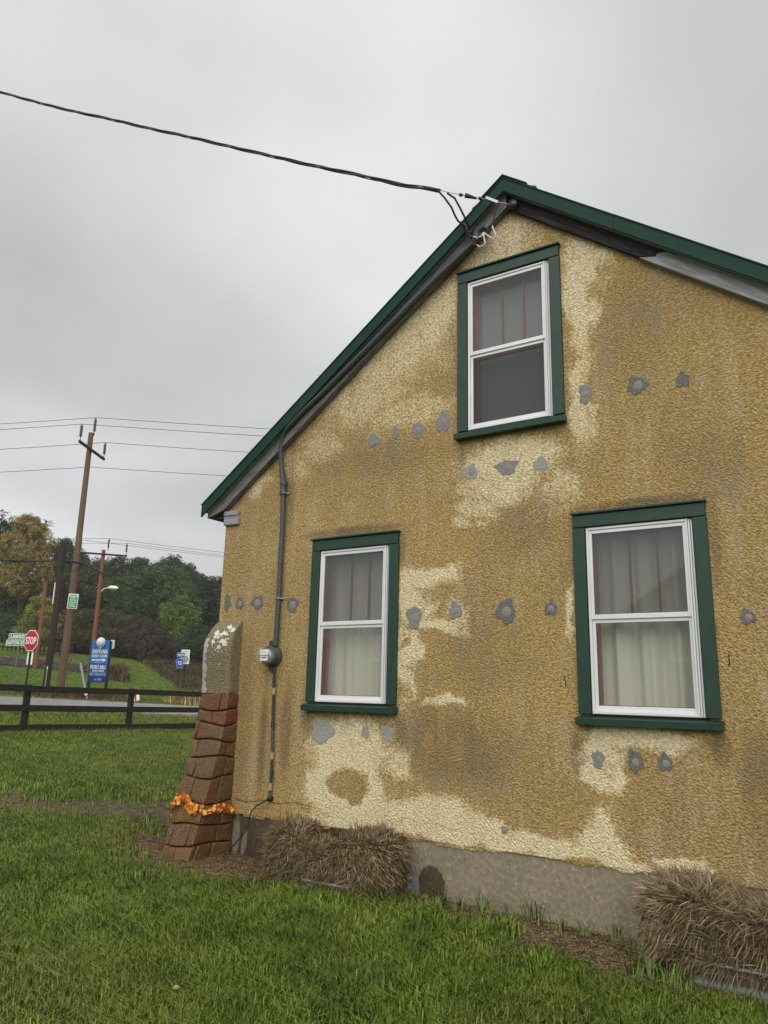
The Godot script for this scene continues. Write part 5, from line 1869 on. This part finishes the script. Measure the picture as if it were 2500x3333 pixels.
func conifer(called: String, label: String, at: Vector3, top: float, width: float, c0: Color, c1: Color, sd: int, group := "") -> Node3D:
	rng.seed = sd
	var n := node(called, null, g3(at))
	tag(n, label, "tree", group)
	var h := top - n.position.y
	var tk := MB.new()
	tk.tube([Vector3(0, -0.4, 0), Vector3(0, h * 0.5, 0), Vector3(0, h, 0)], [h * 0.016, h * 0.01, 0.02], 8)
	obj("trunk", tk, M.bark, n)
	var per := [[], [], []]
	var cols := [[], [], []]
	var y := h * 0.12
	while y < h:
		var t := y / h
		var r := width * 0.5 * pow(1.0 - t, 0.75) * rng.randf_range(0.8, 1.12) + 0.15
		var nb := int(7 + r * 2.0)
		for k in nb:
			var an := TAU * k / nb + rng.randf() * 0.8
			var dir := Vector3(cos(an), -0.12 + 0.3 * t, sin(an)).normalized()
			var rr := r * rng.randf_range(0.7, 1.1)
			var segs := maxi(1, int(rr / 0.7))
			for q in segs:
				var p := Vector3(0, y, 0) + dir * rr * (q + 0.2) / segs + Vector3(0, rng.randfn() * 0.12, 0)
				var v := rng.randi() % 3
				var bs := Basis.looking_at(-dir.rotated(Vector3.UP, rng.randfn() * 0.3), Vector3.UP).scaled(Vector3.ONE * rng.randf_range(0.8, 1.3))
				per[v].append(Transform3D(bs, p))
				cols[v].append(shade_of(c0.lerp(c1, rng.randf()), 0.25))
		y += 0.5 + 0.25 * (1.0 - t)
	for v in 3:
		multi("crown", needles[v], per[v], cols[v], M.leaf, n)
	return n

func make_trees() -> void:
	make_clumps()
	var dk0 := Color(0.026, 0.042, 0.018)
	var dk1 := Color(0.065, 0.09, 0.042)
	var gr0 := Color(0.065, 0.1, 0.034)
	var gr1 := Color(0.115, 0.16, 0.05)
	# far wood: the back row, dark
	var back := [[-150, 1640, 118, 11], [-70, 1668, 122, 10], [40, 1690, 124, 9], [215, 1752, 116, 7.0], [262, 1795, 120, 8], [330, 1818, 118, 8], [392, 1812, 116, 8], [458, 1816, 118, 8], [520, 1830, 120, 8], [560, 1806, 115, 7.5], [612, 1836, 113, 7.5], [652, 1866, 112, 7], [720, 1880, 120, 9], [800, 1890, 120, 9], [900, 1880, 122, 10], [1010, 1890, 120, 10], [1130, 1880, 122, 11], [1260, 1890, 120, 11]]
	for k in back.size():
		var b: Array = back[k]
		var p := hd(b[0], b[1], b[2])
		broadleaf("woodland_tree", "dull green broadleaf tree in the back row of the hillside wood", "tree", p, p.y, b[3], dk1, gr0.lerp(Color(0.05, 0.055, 0.02), 0.5), 1000 + k, "back row of the hillside wood", 1000, 0.75, 0.1)
	# conifers
	for c in [[10, 1655, 106, 7.0, "tall dark spruce standing left of the yellow tree"], [150, 1697, 108, 6.5, "dark pointed spruce showing behind the yellow tree"]]:
		var p := hd(c[0], c[1], c[2])
		conifer("spruce_tree", c[4], p, p.y, c[3], Color(0.03, 0.045, 0.03), Color(0.055, 0.075, 0.045), 1100 + int(c[0]))
	var pines := [[668, 1892, 96, 5.2], [692, 1880, 98, 5.5], [716, 1872, 96, 6.0], [745, 1880, 100, 6.0]]
	for k in pines.size():
		var p := hd(pines[k][0], pines[k][1], pines[k][2])
		conifer("pine_tree", "dark pine in the clump at the house corner", p, p.y, pines[k][3], Color(0.032, 0.046, 0.03), Color(0.058, 0.078, 0.044), 1150 + k, "dark pines by the house corner")
	# the named trees
	var t := hd(103, 1676, 86)
	broadleaf("yellow_tree", "tall golden yellow autumn tree on the hillside", "tree", t, t.y, 6.0, Color(0.27, 0.2, 0.06), Color(0.4, 0.29, 0.1), 1201, "", 2800, 0.42, 0.3)
	t = hd(138, 1936, 71)
	broadleaf("young_maple", "small yellow green maple growing behind the stop sign", "tree", t, t.y, 3.9, Color(0.19, 0.2, 0.05), Color(0.32, 0.29, 0.09), 1202, "", 1000, 0.34, 0.08)
	t = hd(520, 1836, 98)
	broadleaf("spreading_tree", "broad rounded deep green tree crowning the wood", "tree", t, t.y, 11.5, gr0, gr1, 1203, "", 2600, 0.7, 0.1)
	t = hd(592, 1936, 82)
	broadleaf("light_green_tree", "light green rounded young tree in front of the dark wood", "tree", t, t.y, 4.9, Color(0.12, 0.175, 0.036), Color(0.2, 0.26, 0.06), 1204, "", 1500, 0.4, 0.06)
	t = hd(390, 1880, 96)
	broadleaf("oak_tree", "mid green oak between the far pole and the spreading tree", "tree", t, t.y, 7.0, gr0, gr1, 1205, "", 1500, 0.65, 0.1)
	t = hd(300, 1850, 98)
	broadleaf("dusky_tree", "dusky olive tree rising behind the far reddish pole", "tree", t, t.y, 7.0, Color(0.06, 0.066, 0.032), Color(0.1, 0.105, 0.045), 1206, "", 1500, 0.62, 0.1)
	t = hd(35, 1880, 92)
	broadleaf("shadowy_tree", "dark leafy tree below the spruces behind the street signs", "tree", t, t.y, 7.0, dk1, gr0, 1207, "", 1500, 0.6, 0.06)
	t = hd(-70, 1900, 92)
	broadleaf("olive_tree_clump", "olive tinged leafy tree at the outer edge of the wood", "tree", t, t.y, 6.5, Color(0.075, 0.085, 0.032), Color(0.12, 0.125, 0.04), 1208, "", 1100, 0.6, 0.06)
	t = hd(230, 1870, 94)
	broadleaf("brownish_tree", "brown tinged leafy tree behind the tall utility pole", "tree", t, t.y, 6.5, Color(0.065, 0.06, 0.032), Color(0.1, 0.095, 0.042), 1209, "", 1400, 0.55, 0.06)
	# understorey
	var und := [[-20, 2015, 84, 5.0, 0], [60, 1990, 86, 5.5, 0], [215, 2000, 84, 5.5, 1], [270, 1985, 86, 6.0, 1], [330, 1990, 86, 6.0, 1], [385, 1985, 88, 6.0, 0], [430, 2010, 86, 5.0, 1], [640, 2030, 78, 4.0, 0], [690, 2040, 78, 5.0, 0], [352, 2050, 80, 4.5, 1], [300, 2060, 79, 4.0, 1], [230, 2062, 79, 4.0, 1], [405, 2070, 80, 3.6, 1], [760, 2030, 80, 6.0, 0], [850, 2030, 84, 7.0, 0], [960, 2030, 84, 7.0, 1], [10, 2050, 83, 4.0, 0], [75, 2055, 83, 4.0, 0], [-60, 2045, 84, 4.0, 0]]
	for k in und.size():
		var u: Array = und[k]
		var p := hd(u[0], u[1], u[2])
		var br: bool = u[4] == 1
		broadleaf("understorey_bush", "brown olive bush filling the edge of the wood" if br else "dark green bush filling the edge of the wood", "bush", p, p.y, u[3], Color(0.058, 0.056, 0.03) if br else dk1, Color(0.095, 0.09, 0.04) if br else gr0, 1300 + k, "brown bushes at the edge of the wood" if br else "dark green bushes at the edge of the wood", 700, 0.5, 0.0)
	var plum := [[445, 1998, 83, 3.2], [478, 2005, 81, 3.0], [505, 2030, 80, 2.8], [535, 2055, 78, 2.8], [460, 2050, 79, 2.6], [490, 2068, 77, 2.6]]
	for k in plum.size():
		var p := hd(plum[k][0], plum[k][1], plum[k][2])
		broadleaf("plum_bush", "thin purple brown bush with few leaves beside the light green tree", "bush", p, p.y, plum[k][3], Color(0.062, 0.05, 0.042), Color(0.115, 0.088, 0.058), 1400 + k, "purple brown bushes", 380, 0.36, 0.0)

func tuft(blades: int, h: float, w: float, spread: float, bend: float, sd: int) -> ArrayMesh:
	rng.seed = sd
	var mb := MB.new()
	for k in blades:
		var an := rng.randf() * TAU
		var o := Vector3(cos(an), 0, sin(an)) * spread * sqrt(rng.randf())
		var a2 := an + rng.randfn() * 0.8
		var d := Vector3(cos(a2), 0, sin(a2))
		var s := Vector3(-d.z, 0, d.x).rotated(Vector3.UP, rng.randfn() * 0.6)
		var l := h * rng.randf_range(0.5, 1.15)
		var b := bend * rng.randf_range(0.3, 1.3) * l
		var ww := w * rng.randf_range(0.7, 1.2)
		var g := rng.randf_range(0.65, 1.25)
		mb.col = Color(g * rng.randf_range(0.9, 1.15), g, g * rng.randf_range(0.8, 1.1))
		var p0 := o + Vector3(0, -0.012, 0)
		var p1 := o + Vector3(0, l * 0.55, 0) + d * b * 0.3
		var p2 := o + Vector3(0, l * (0.95 - 0.3 * minf(bend, 1.0)), 0) + d * b
		var nn := (d * 0.6 + Vector3(0, 0.8, 0)).normalized()
		var i0 := mb.vert(p0 - s * ww, nn)
		mb.vert(p0 + s * ww, nn); mb.vert(p1 + s * ww * 0.85, nn); mb.vert(p1 - s * ww * 0.85, nn); mb.vert(p2, nn)
		mb.face(i0, i0 + 1, i0 + 2); mb.face(i0, i0 + 2, i0 + 3); mb.face(i0 + 3, i0 + 2, i0 + 4)
	return mb.mesh()

func lawn_colour(x: float, z: float) -> Color:
	var a := patch_noise.get_noise_2d(x * 0.9 + 31, z * 0.9)
	var b := patch_noise.get_noise_2d(x * 3.1, z * 3.1 + 70)
	var c := Color(0.205, 0.305, 0.04).lerp(Color(0.29, 0.395, 0.064), clampf(0.5 + a * 1.2, 0, 1))
	c = c.lerp(Color(0.1, 0.18, 0.024), clampf(b * 2.2, 0, 0.85))
	var e := patch_noise.get_noise_2d(x * 0.5 - 90, z * 0.5 + 12)
	c = c.lerp(Color(0.3, 0.31, 0.07), clampf(e * 1.5, 0, 0.6))
	if rng.randf() < 0.12: c = c.lerp(Color(0.28, 0.26, 0.1), rng.randf())
	var g := rng.randf_range(0.8, 1.25)
	return Color(c.r * g, c.g * g, c.b * g)

func make_grass() -> void:
	# blades over the lawn: thick near the camera, coarser tufts towards the fence
	var near := [tuft(15, 0.095, 0.0023, 0.05, 0.35, 501), tuft(15, 0.115, 0.0026, 0.055, 0.5, 502), tuft(11, 0.08, 0.003, 0.05, 0.25, 503), tuft(12, 0.14, 0.0026, 0.05, 0.6, 504)]
	var per := [[], [], [], []]
	var cols := [[], [], [], []]
	rng.seed = 510
	var put := func(x: float, z: float, sc: float) -> void:
		var b := bare(x, z)
		if rng.randf() < b * 1.02: return
		if x > XL - 0.02 and x < XR and z < 0.02: return
		if x > -5.62 and x < -5.1 and z < 0.58: return
		var v := rng.randi() % 4
		var k := sc * rng.randf_range(0.7, 1.25) * (1.0 - 0.35 * b)
		# longer where the mower does not reach
		if z < 0.9 and x > -4.2 and x < -1.6: k *= 1.25
		var bs := Basis(Vector3.UP, rng.randf() * TAU).scaled(Vector3(k, k * rng.randf_range(0.75, 1.15), k))
		per[v].append(Transform3D(bs, Vector3(x, ground(x, z), z)))
		cols[v].append(lawn_colour(x, z))
	for k in 30000:      # from the camera to the wall
		var x := rng.randf_range(-8.0, 0.6)
		var z := rng.randf_range(-0.2, 3.9)
		if z > 3.9 + (x + 2.0) * 0.25: continue
		put.call(x, z, 1.0)
	for k in 9000:       # the foreground again, finer
		put.call(rng.randf_range(-4.6, -0.2), rng.randf_range(0.7, 3.0), 0.85)
	for k in 26000:      # left lawn out to the fence
		var t := pow(rng.randf(), 0.75)
		var x := lerpf(-7.0, -17.6, t)
		var z := rng.randf_range(-1.5 - 8.5 * t, 2.6 - 3.0 * t)
		put.call(x, z, 1.0 + 0.7 * t)
	for k in 9000:       # lawn behind the left flank of the house
		put.call(rng.randf_range(-16.5, -5.7), rng.randf_range(-11.0, -1.0), 1.3)
	for k in 7000:       # lawn left of the viewpoint
		put.call(rng.randf_range(-8.5, -2.5), rng.randf_range(2.2, 5.2), 1.0)
	for k in 5000:       # beyond the fence, up to the gravel
		var x := rng.randf_range(-20.9, -17.4)
		put.call(x, rng.randf_range(-15.0, 0.0), 1.7)
	for v in 4:
		var o := multi("lawn_grass", near[v], per[v], cols[v], M.grass)
		tag(o, "short wet green lawn grass covering the yard", "grass", "lawn grass", "stuff")
	# unmown tufts: weeds at the wall foot and by the buttress
	var tall := [tuft(34, 0.2, 0.0026, 0.06, 0.7, 521), tuft(28, 0.27, 0.003, 0.05, 0.9, 522)]
	var spots := [[-2.95, 0.12, 1.0], [-2.75, 0.18, 0.9], [-2.6, 0.08, 1.2], [-2.4, 0.16, 0.9], [-2.2, 0.1, 1.3], [-2.0, 0.2, 0.8], [-1.85, 0.12, 0.9], [-2.85, 0.3, 1.0], [-2.5, 0.32, 0.9], [-1.3, 0.62, 1.2], [-1.2, 0.66, 1.3], [-1.38, 0.7, 1.1], [-1.1, 0.72, 1.0], [-3.0, 0.35, 0.8], [-5.95, 0.95, 1.2], [-6.05, 1.05, 1.3], [-5.85, 1.1, 1.1], [-6.2, 0.95, 1.0], [-5.0, 1.05, 0.9], [-4.8, 1.1, 1.0], [-4.6, 1.15, 0.9], [-5.2, 1.15, 0.9], [-4.4, 1.2, 0.9], [-6.6, -0.3, 1.5], [-6.4, -0.45, 1.4], [-6.7, -0.1, 1.3], [-1.5, 0.18, 0.9], [-1.65, 0.1, 0.8]]
	for k in spots.size():
		var s: Array = spots[k]
		rng.seed = 600 + k
		var o := obj("grass_tuft", tall[k % 2], M.tuft, null)
		o.transform = Transform3D(Basis(Vector3.UP, rng.randf() * TAU).scaled(Vector3.ONE * s[2] * 0.8), Vector3(s[0], ground(s[0], s[1]), s[1]))
		var where := "at the foundation between the two straw bales" if s[0] > -3.1 and s[0] < -1.6 else ("under the front of the right hand straw bale" if s[0] >= -1.6 else ("in the lawn in front of the stone buttress" if s[0] > -6.3 else "behind the stone buttress by the worn track"))
		where = where.replace("right hand ", "big ")
		tag(o, "unmown green grass tuft " + where, "grass tuft", "grass tufts " + where)
	# a dandelion in the foreground lawn
	var dp := onground(566, 3320)
	var dd := node("dandelion", null, Vector3(dp.x, ground(dp.x, dp.z), dp.z))
	tag(dd, "single pale yellow dandelion flower standing in the lawn grass", "flower")
	var ds := MB.new()
	ds.tube([Vector3.ZERO, Vector3(0.005, 0.07, 0), Vector3(0.0, 0.13, 0.004)], 0.002, 6)
	obj("stem", ds, M.tuft, dd)
	var dh := MB.new()
	rng.seed = 88
	for k in 34:
		var an := k * 2.4
		var el := 0.25 + 1.1 * k / 34.0
		var d := Vector3(cos(an) * cos(el), sin(el), sin(an) * cos(el))
		var sd := Vector3(-sin(an), 0, cos(an)) * 0.0022
		var b := Vector3(0, 0.128, 0.004)
		dh.quad(b - sd, b + sd, b + d * 0.017 + sd, b + d * 0.017 - sd, Vector3(0, 1, 0) + d)
	obj("petals", dh, mat(Color8(214, 206, 120), 0.7), dd)
	# straw litter on the bare strip
	var lit := straw_mesh(10, 0.06, 1.4, 531)
	var xs := []
	var cs := []
	rng.seed = 532
	for k in 9000:
		var x := rng.randf_range(-6.3, -0.2)
		var z := rng.randf_range(0.0, 1.15)
		if rng.randf() > bare(x, z) * 1.1: continue
		if x > -2.95 and x < -2.0 and rng.randf() < 0.7: continue
		var bs := Basis(Vector3.UP, rng.randf() * TAU) * Basis(Vector3.RIGHT, rng.randfn() * 0.25)
		xs.append(Transform3D(bs.scaled(Vector3(1, 0.35, 1)), Vector3(x, ground(x, z) + 0.008, z)))
		var g := rng.randf_range(0.8, 1.5)
		cs.append(Color(g, g * 0.95, g * 0.88))
	tag(multi("straw_litter", lit, xs, cs, M.straw), "loose damp straw scattered on bare soil along the foundation", "straw", "", "stuff")

func make_weeds() -> void:
	# dry bank on the right, rough strip by the road, reeds by the signs
	var w := [tuft(22, 0.8, 0.012, 0.22, 0.5, 541), tuft(16, 1.0, 0.014, 0.25, 0.7, 542)]
	var sets := {"bank": [[], []], "ditch": [[], []], "reed": [[], []]}
	var cols := {"bank": [[], []], "ditch": [[], []], "reed": [[], []]}
	rng.seed = 543
	for k in 9000:
		var p := g3(hd(rng.randf_range(380, 900), 2200, rng.randf_range(44, 80)))
		if rng.randf() > weedy(p): continue
		var v := rng.randi() % 2
		sets.bank[v].append(Transform3D(Basis(Vector3.UP, rng.randf() * TAU).scaled(Vector3.ONE * rng.randf_range(0.6, 1.2)), p))
		cols.bank[v].append(shade_of(Color(0.15, 0.105, 0.058).lerp(Color(0.12, 0.115, 0.05), rng.randf()), 0.3))
	for k in 1400:      # rough brown grass behind and above the low stone wall
		var p := g3(hd(rng.randf_range(-80, 330), 2200, rng.randf_range(61.0, 66)))
		var v := rng.randi() % 2
		sets.bank[v].append(Transform3D(Basis(Vector3.UP, rng.randf() * TAU).scaled(Vector3.ONE * rng.randf_range(0.25, 0.5)), p))
		cols.bank[v].append(shade_of(Color(0.15, 0.115, 0.055).lerp(Color(0.12, 0.125, 0.05), rng.randf()), 0.3))
	for k in 260:      # russet clump right of the golf sign
		var p := g3(hd(rng.randf_range(330, 408), 2200, rng.randf_range(58, 63)))
		var v := rng.randi() % 2
		sets.bank[v].append(Transform3D(Basis(Vector3.UP, rng.randf() * TAU).scaled(Vector3.ONE * rng.randf_range(0.7, 1.4)), p))
		cols.bank[v].append(shade_of(Color(0.17, 0.1, 0.055), 0.3))
	for k in 1500:
		var p := g3(hd(260.0 + rng.randfn() * 75.0, 2200, rng.randf_range(36.6, 40.5)))
		if p.x > -30.3: continue
		var v := rng.randi() % 2
		sets.ditch[v].append(Transform3D(Basis(Vector3.UP, rng.randf() * TAU).scaled(Vector3.ONE * rng.randf_range(0.3, 0.6)), p))
		cols.ditch[v].append(shade_of(Color(0.18, 0.125, 0.065), 0.35))
	for k in 700:
		var p := g3(hd(rng.randf_range(555, 720), 2200, rng.randf_range(41.5, 43.5)))
		var v := rng.randi() % 2
		sets.reed[v].append(Transform3D(Basis(Vector3.UP, rng.randf() * TAU).scaled(Vector3.ONE * rng.randf_range(0.6, 1.1)), p))
		cols.reed[v].append(shade_of(Color(0.46, 0.37, 0.17), 0.3))
	var labels := {"bank": ["dry_weeds", "tall brown dry weeds over the unmown hillside bank"], "ditch": ["rough_grass", "rough brown grass along the far side of the road"], "reed": ["yellow_reeds", "straw yellow ornamental grass at the foot of the route signs"]}
	for s in labels:
		for v in 2:
			tag(multi(labels[s][0], w[v], sets[s][v], cols[s][v], M.grass), labels[s][1], "weeds", labels[s][1], "stuff")
	# mown grass texture on the far slope
	var gs := []
	var gc := []
	var mow := tuft(14, 0.09, 0.008, 0.12, 0.5, 544)
	for k in 9000:
		var p := g3(hd(rng.randf_range(-60, 600), 2200, 36.5 + 40.0 * pow(rng.randf(), 1.4)))
		if p.x > -29.7 or rng.randf() < weedy(p): continue
		gs.append(Transform3D(Basis(Vector3.UP, rng.randf() * TAU).scaled(Vector3.ONE * rng.randf_range(0.8, 1.6)), p))
		gc.append(shade_of(Color(0.19, 0.28, 0.046), 0.22))
	tag(multi("hillside_grass", mow, gs, gc, M.grass), "mown bright green grass on the slope across the road", "grass", "", "stuff")

func make_far_walls() -> void:
	# low dry stone retaining wall
	var w := node("stone_wall")
	tag(w, "low dark dry stone retaining wall at the foot of the far bank", "wall")
	var pts := []
	for k in 16: pts.append(g3(hd(-120 + k * 28, 2200, 60 + 0.1 * k)))
	w.position = pts[0]
	var core := MB.new()
	for k in pts.size() - 1:
		core.beam(pts[k] - w.position + Vector3(0, 0.15, 0), pts[k + 1] - w.position + Vector3(0, 0.15, 0), 0.5, 0.85, 0.05)
	obj("core", core, noisy(Color8(58, 52, 46), Color8(88, 80, 70), 0.95, 1.0), w)
	var st := MB.new()
	var prof := []
	for k in 7: prof.append(Vector2(maxf(0.0001, sin(PI * k / 6.0)), -cos(PI * k / 6.0)))
	st.lathe(Transform3D(), prof, 9)
	var xs := []
	var cs := []
	rng.seed = 551
	for k in 900:
		var t := rng.randf() * (pts.size() - 1.001)
		var i := int(t)
		var a: Vector3 = pts[i].lerp(pts[i + 1], t - i)
		var f: Vector3 = (pts[i + 1] - pts[i]).normalized()
		var out := Vector3(-f.z, 0, f.x)
		if out.dot(EYE - a) < 0.0: out = -out
		xs.append(Transform3D(Basis(f, Vector3.UP, out).scaled(Vector3.ONE) * Basis.from_scale(Vector3(rng.randf_range(0.1, 0.26), rng.randf_range(0.07, 0.14), 0.12)), a - w.position + Vector3(0, 0.02 + rng.randf() * 0.52, 0) + out * 0.24))
		var g := rng.randf_range(0.6, 1.3)
		cs.append(Color(0.1 * g, 0.085 * g, 0.07 * g))
	multi("stones", st.mesh(), xs, cs, M.tint, w)
	# picket fence on the bank above
	var f := node("picket_fence")
	tag(f, "weathered brown picket fence on top of the far bank", "fence")
	var a := g3(hd(-60, 2200, 72))
	var b := g3(hd(190, 2200, 74))
	var c := g3(hd(312, 2200, 88))
	f.position = a
	var pm := box_mb(Vector3(-0.075, 0.05, -0.015), Vector3(0.075, 1.12, 0.015), 0.004).mesh()
	var pmat := wood(Color8(66, 60, 48), Color8(104, 96, 78), 71)
	for seg in [[a, b], [b, c]]:
		var L: float = (seg[1] - seg[0]).length()
		var fd: Vector3 = (seg[1] - seg[0]).normalized()
		var ang := atan2(-fd.z, fd.x)
		var k := 0.0
		while k < L:
			var p := g3(seg[0].lerp(seg[1], k / L))
			var o := obj("picket", pm, pmat, f)
			o.position = p - f.position
			o.rotation.y = ang
			k += 0.34
		for y in [0.3, 0.8]:
			var rl := MB.new()
			for q in 12:
				var p0: Vector3 = g3(seg[0].lerp(seg[1], q / 12.0)) - f.position + Vector3(0, y, 0)
				var p1: Vector3 = g3(seg[0].lerp(seg[1], (q + 1) / 12.0)) - f.position + Vector3(0, y, 0)
				rl.beam(p0, p1, 0.05, 0.09)
			obj("rail", rl, M.fence, f)

# the house behind the camera that the windows mirror
func make_neighbour() -> void:
	var n := node("neighbouring_house", null, Vector3(-6, 0, 16))
	tag(n, "pale sided neighbouring house with dark gable roof behind the viewpoint", "house")
	var siding := noisy(Color8(176, 178, 176), Color8(190, 192, 190), 0.8, 0.8)
	var roofm := noisy(Color8(66, 66, 68), Color8(92, 92, 94), 0.9, 1.0)
	obj("wall", box_mb(Vector3(-12, -0.3, 0), Vector3(9, 3.3, 7)), siding, n)
	for k in 15:
		obj("clapboard", box_mb(Vector3(-12.01, 0.1 + k * 0.21, -0.02), Vector3(9.01, 0.3 + k * 0.21, -0.002), 0.004), siding, n)
	obj("roof", prism_mb([Vector2(-0.5, 3.3), Vector2(3.5, 6.2), Vector2(7.5, 3.3)], 0.0, 7.0).turned(Transform3D(Basis(Vector3(0, 0, 1), Vector3(0, 1, 0), Vector3(-1, 0, 0)), Vector3(9.3, 0, 0))) , roofm, n)
	obj("gable", prism_mb([Vector2(-0.2, 3.3), Vector2(5.8, 3.3), Vector2(2.8, 5.4)], -0.6, 1.5), siding, n)
	for s in [-1.0, 1.0]:
		var rb := MB.new()
		rb.beam(Vector3(2.8, 5.55, 0.4), Vector3(2.8 + s * 3.4, 3.17, 0.4), 2.4, 0.12, 0.0)
		obj("gable_roof", rb, roofm, n)
	for x in [-8.0, -4.5, 1.6, 5.0]:
		var w := node("window", n, Vector3(x, 1.9, -0.03))
		obj("frame", box_mb(Vector3(-0.55, -0.75, -0.04), Vector3(0.55, 0.75, -0.0)), M.white, w)
		obj("pane", box_mb(Vector3(-0.45, -0.65, -0.05), Vector3(0.45, 0.65, -0.042)), M.black, w)

# ---------------------------------------------------------------- sky
func make_sky() -> Sky:
	var w := 768
	var h := 384
	var f := FastNoiseLite.new()
	f.seed = 12
	f.frequency = 0.55
	f.fractal_octaves = 5
	f.fractal_gain = 0.42
	var f2 := FastNoiseLite.new()
	f2.seed = 5
	f2.frequency = 1.6
	f2.fractal_octaves = 4
	# cloud masses seen in the photograph: pixel, radius, brightness
	var masses := []
	for q in [[420, 900, 0.36, -0.15], [150, 1150, 0.26, -0.06], [1000, 100, 0.3, -0.05], [1350, 620, 0.28, 0.05], [930, 1150, 0.22, 0.09], [200, 250, 0.25, 0.025], [1900, 250, 0.3, 0.02], [700, 1500, 0.2, 0.03], [2300, 600, 0.25, 0.015]]:
		masses.append([ray(q[0], q[1]).normalized(), q[2], q[3]])
	var data := PackedFloat32Array()
	data.resize(w * h * 3)
	for y in h:
		var th := PI * (y + 0.5) / h
		for x in w:
			var ph := TAU * ((x + 0.5) / w - 0.5)
			var d := Vector3(sin(ph) * sin(th), cos(th), -cos(ph) * sin(th))
			var el := maxf(d.y, 0.0)
			var p := Vector3(d.x, 0, d.z) / (el + 0.3)
			var b := 0.765 + 0.14 * f.get_noise_2d(p.x + 7.0, p.z) + 0.05 * f2.get_noise_2d(p.x, p.z + 3.0)
			for m in masses:
				var e: float = 1.0 - d.dot(m[0])
				b += m[2] * exp(-e / (m[1] * m[1] * 0.5))
			b = clampf(b, 0.4, 0.98)
			var l := pow(b, 2.2)
			if d.y < 0.0: l = lerpf(l, 0.12, smoothstep(0.0, -0.1, d.y))
			var k := (y * w + x) * 3
			data[k] = l * 0.975; data[k + 1] = l * 0.995; data[k + 2] = l * 1.012
	var im := Image.create_from_data(w, h, false, Image.FORMAT_RGBF, data.to_byte_array())
	var pm := PanoramaSkyMaterial.new()
	pm.panorama = ImageTexture.create_from_image(im)
	var s := Sky.new()
	s.sky_material = pm
	return s

func _ready() -> void:
	# camera
	var yaw := deg_to_rad(33.1643)
	var pitch := deg_to_rad(13.3645)
	var roll := deg_to_rad(1.41765)
	var fw := Vector3(-sin(yaw) * cos(pitch), sin(pitch), -cos(yaw) * cos(pitch))
	var rt := Vector3(cos(yaw), 0, -sin(yaw))
	var up := rt.cross(fw)
	cam_basis = Basis(rt * cos(roll) + up * sin(roll), up * cos(roll) - rt * sin(roll), -fw)
	var cam := Camera3D.new()
	cam.name = "camera"
	cam.transform = Transform3D(cam_basis, EYE)
	cam.fov = rad_to_deg(2.0 * atan(1666.5 / FPX))
	cam.far = 1500.0
	cam.near = 0.05
	add_child(cam)
	cam.current = true
	# overcast sky, very soft sun high behind the viewpoint
	var env := Environment.new()
	env.background_mode = Environment.BG_SKY
	env.sky = make_sky()
	env.background_energy_multiplier = 0.667
	env.tonemap_mode = Environment.TONE_MAPPER_LINEAR
	env.tonemap_exposure = 1.8
	env.fog_enabled = true
	env.fog_density = 0.0005
	env.fog_light_color = Color(0.8, 0.81, 0.82)
	env.sdfgi_enabled = true
	env.ssao_enabled = true
	env.ssil_enabled = true
	var we := WorldEnvironment.new()
	we.name = "world_environment"
	we.environment = env
	add_child(we)
	var sun := DirectionalLight3D.new()
	sun.name = "sun"
	sun.light_energy = 0.5
	sun.light_angular_distance = 80.0
	sun.light_color = Color(1.0, 0.985, 0.96)
	sun.shadow_enabled = true
	add_child(sun)
	sun.look_at_from_position(Vector3(3, 10, 8), Vector3(-1.5, 0, 0), Vector3.UP)
	# setting and things
	patch_noise.seed = 9
	patch_noise.frequency = 0.6
	patch_noise.fractal_octaves = 3
	make_materials()
	M.tuft = mat(lin(0.17, 0.28, 0.05), 0.5, 0.4)
	M.tuft.vertex_color_use_as_albedo = true
	make_ground()
	make_house()
	make_service()
	make_bale(Vector3(-3.77, 0.285, 0.3), Vector3(0.545, 0.19, 0.23), 0.15, 0.03, "sagging damp straw bale between buttress and bare foundation", 21)
	make_bale(Vector3(-0.7, 0.265, 0.3), Vector3(0.64, 0.19, 0.25), 0.08, 0.0, "blue tied straw bale under the big curtained window", 22)
	make_well(-4.2, -3.26, 0.56, 0.15, "corrugated steel window well under the sagging straw bale")
	make_well(-1.42, 0.1, 0.58, 0.13, "corrugated steel window well under the blue tied straw bale")
	make_garland()
	make_fence()
	make_poles()
	make_signs()
	make_far_walls()
	make_trees()
	make_neighbour()
	make_weeds()
	make_grass()
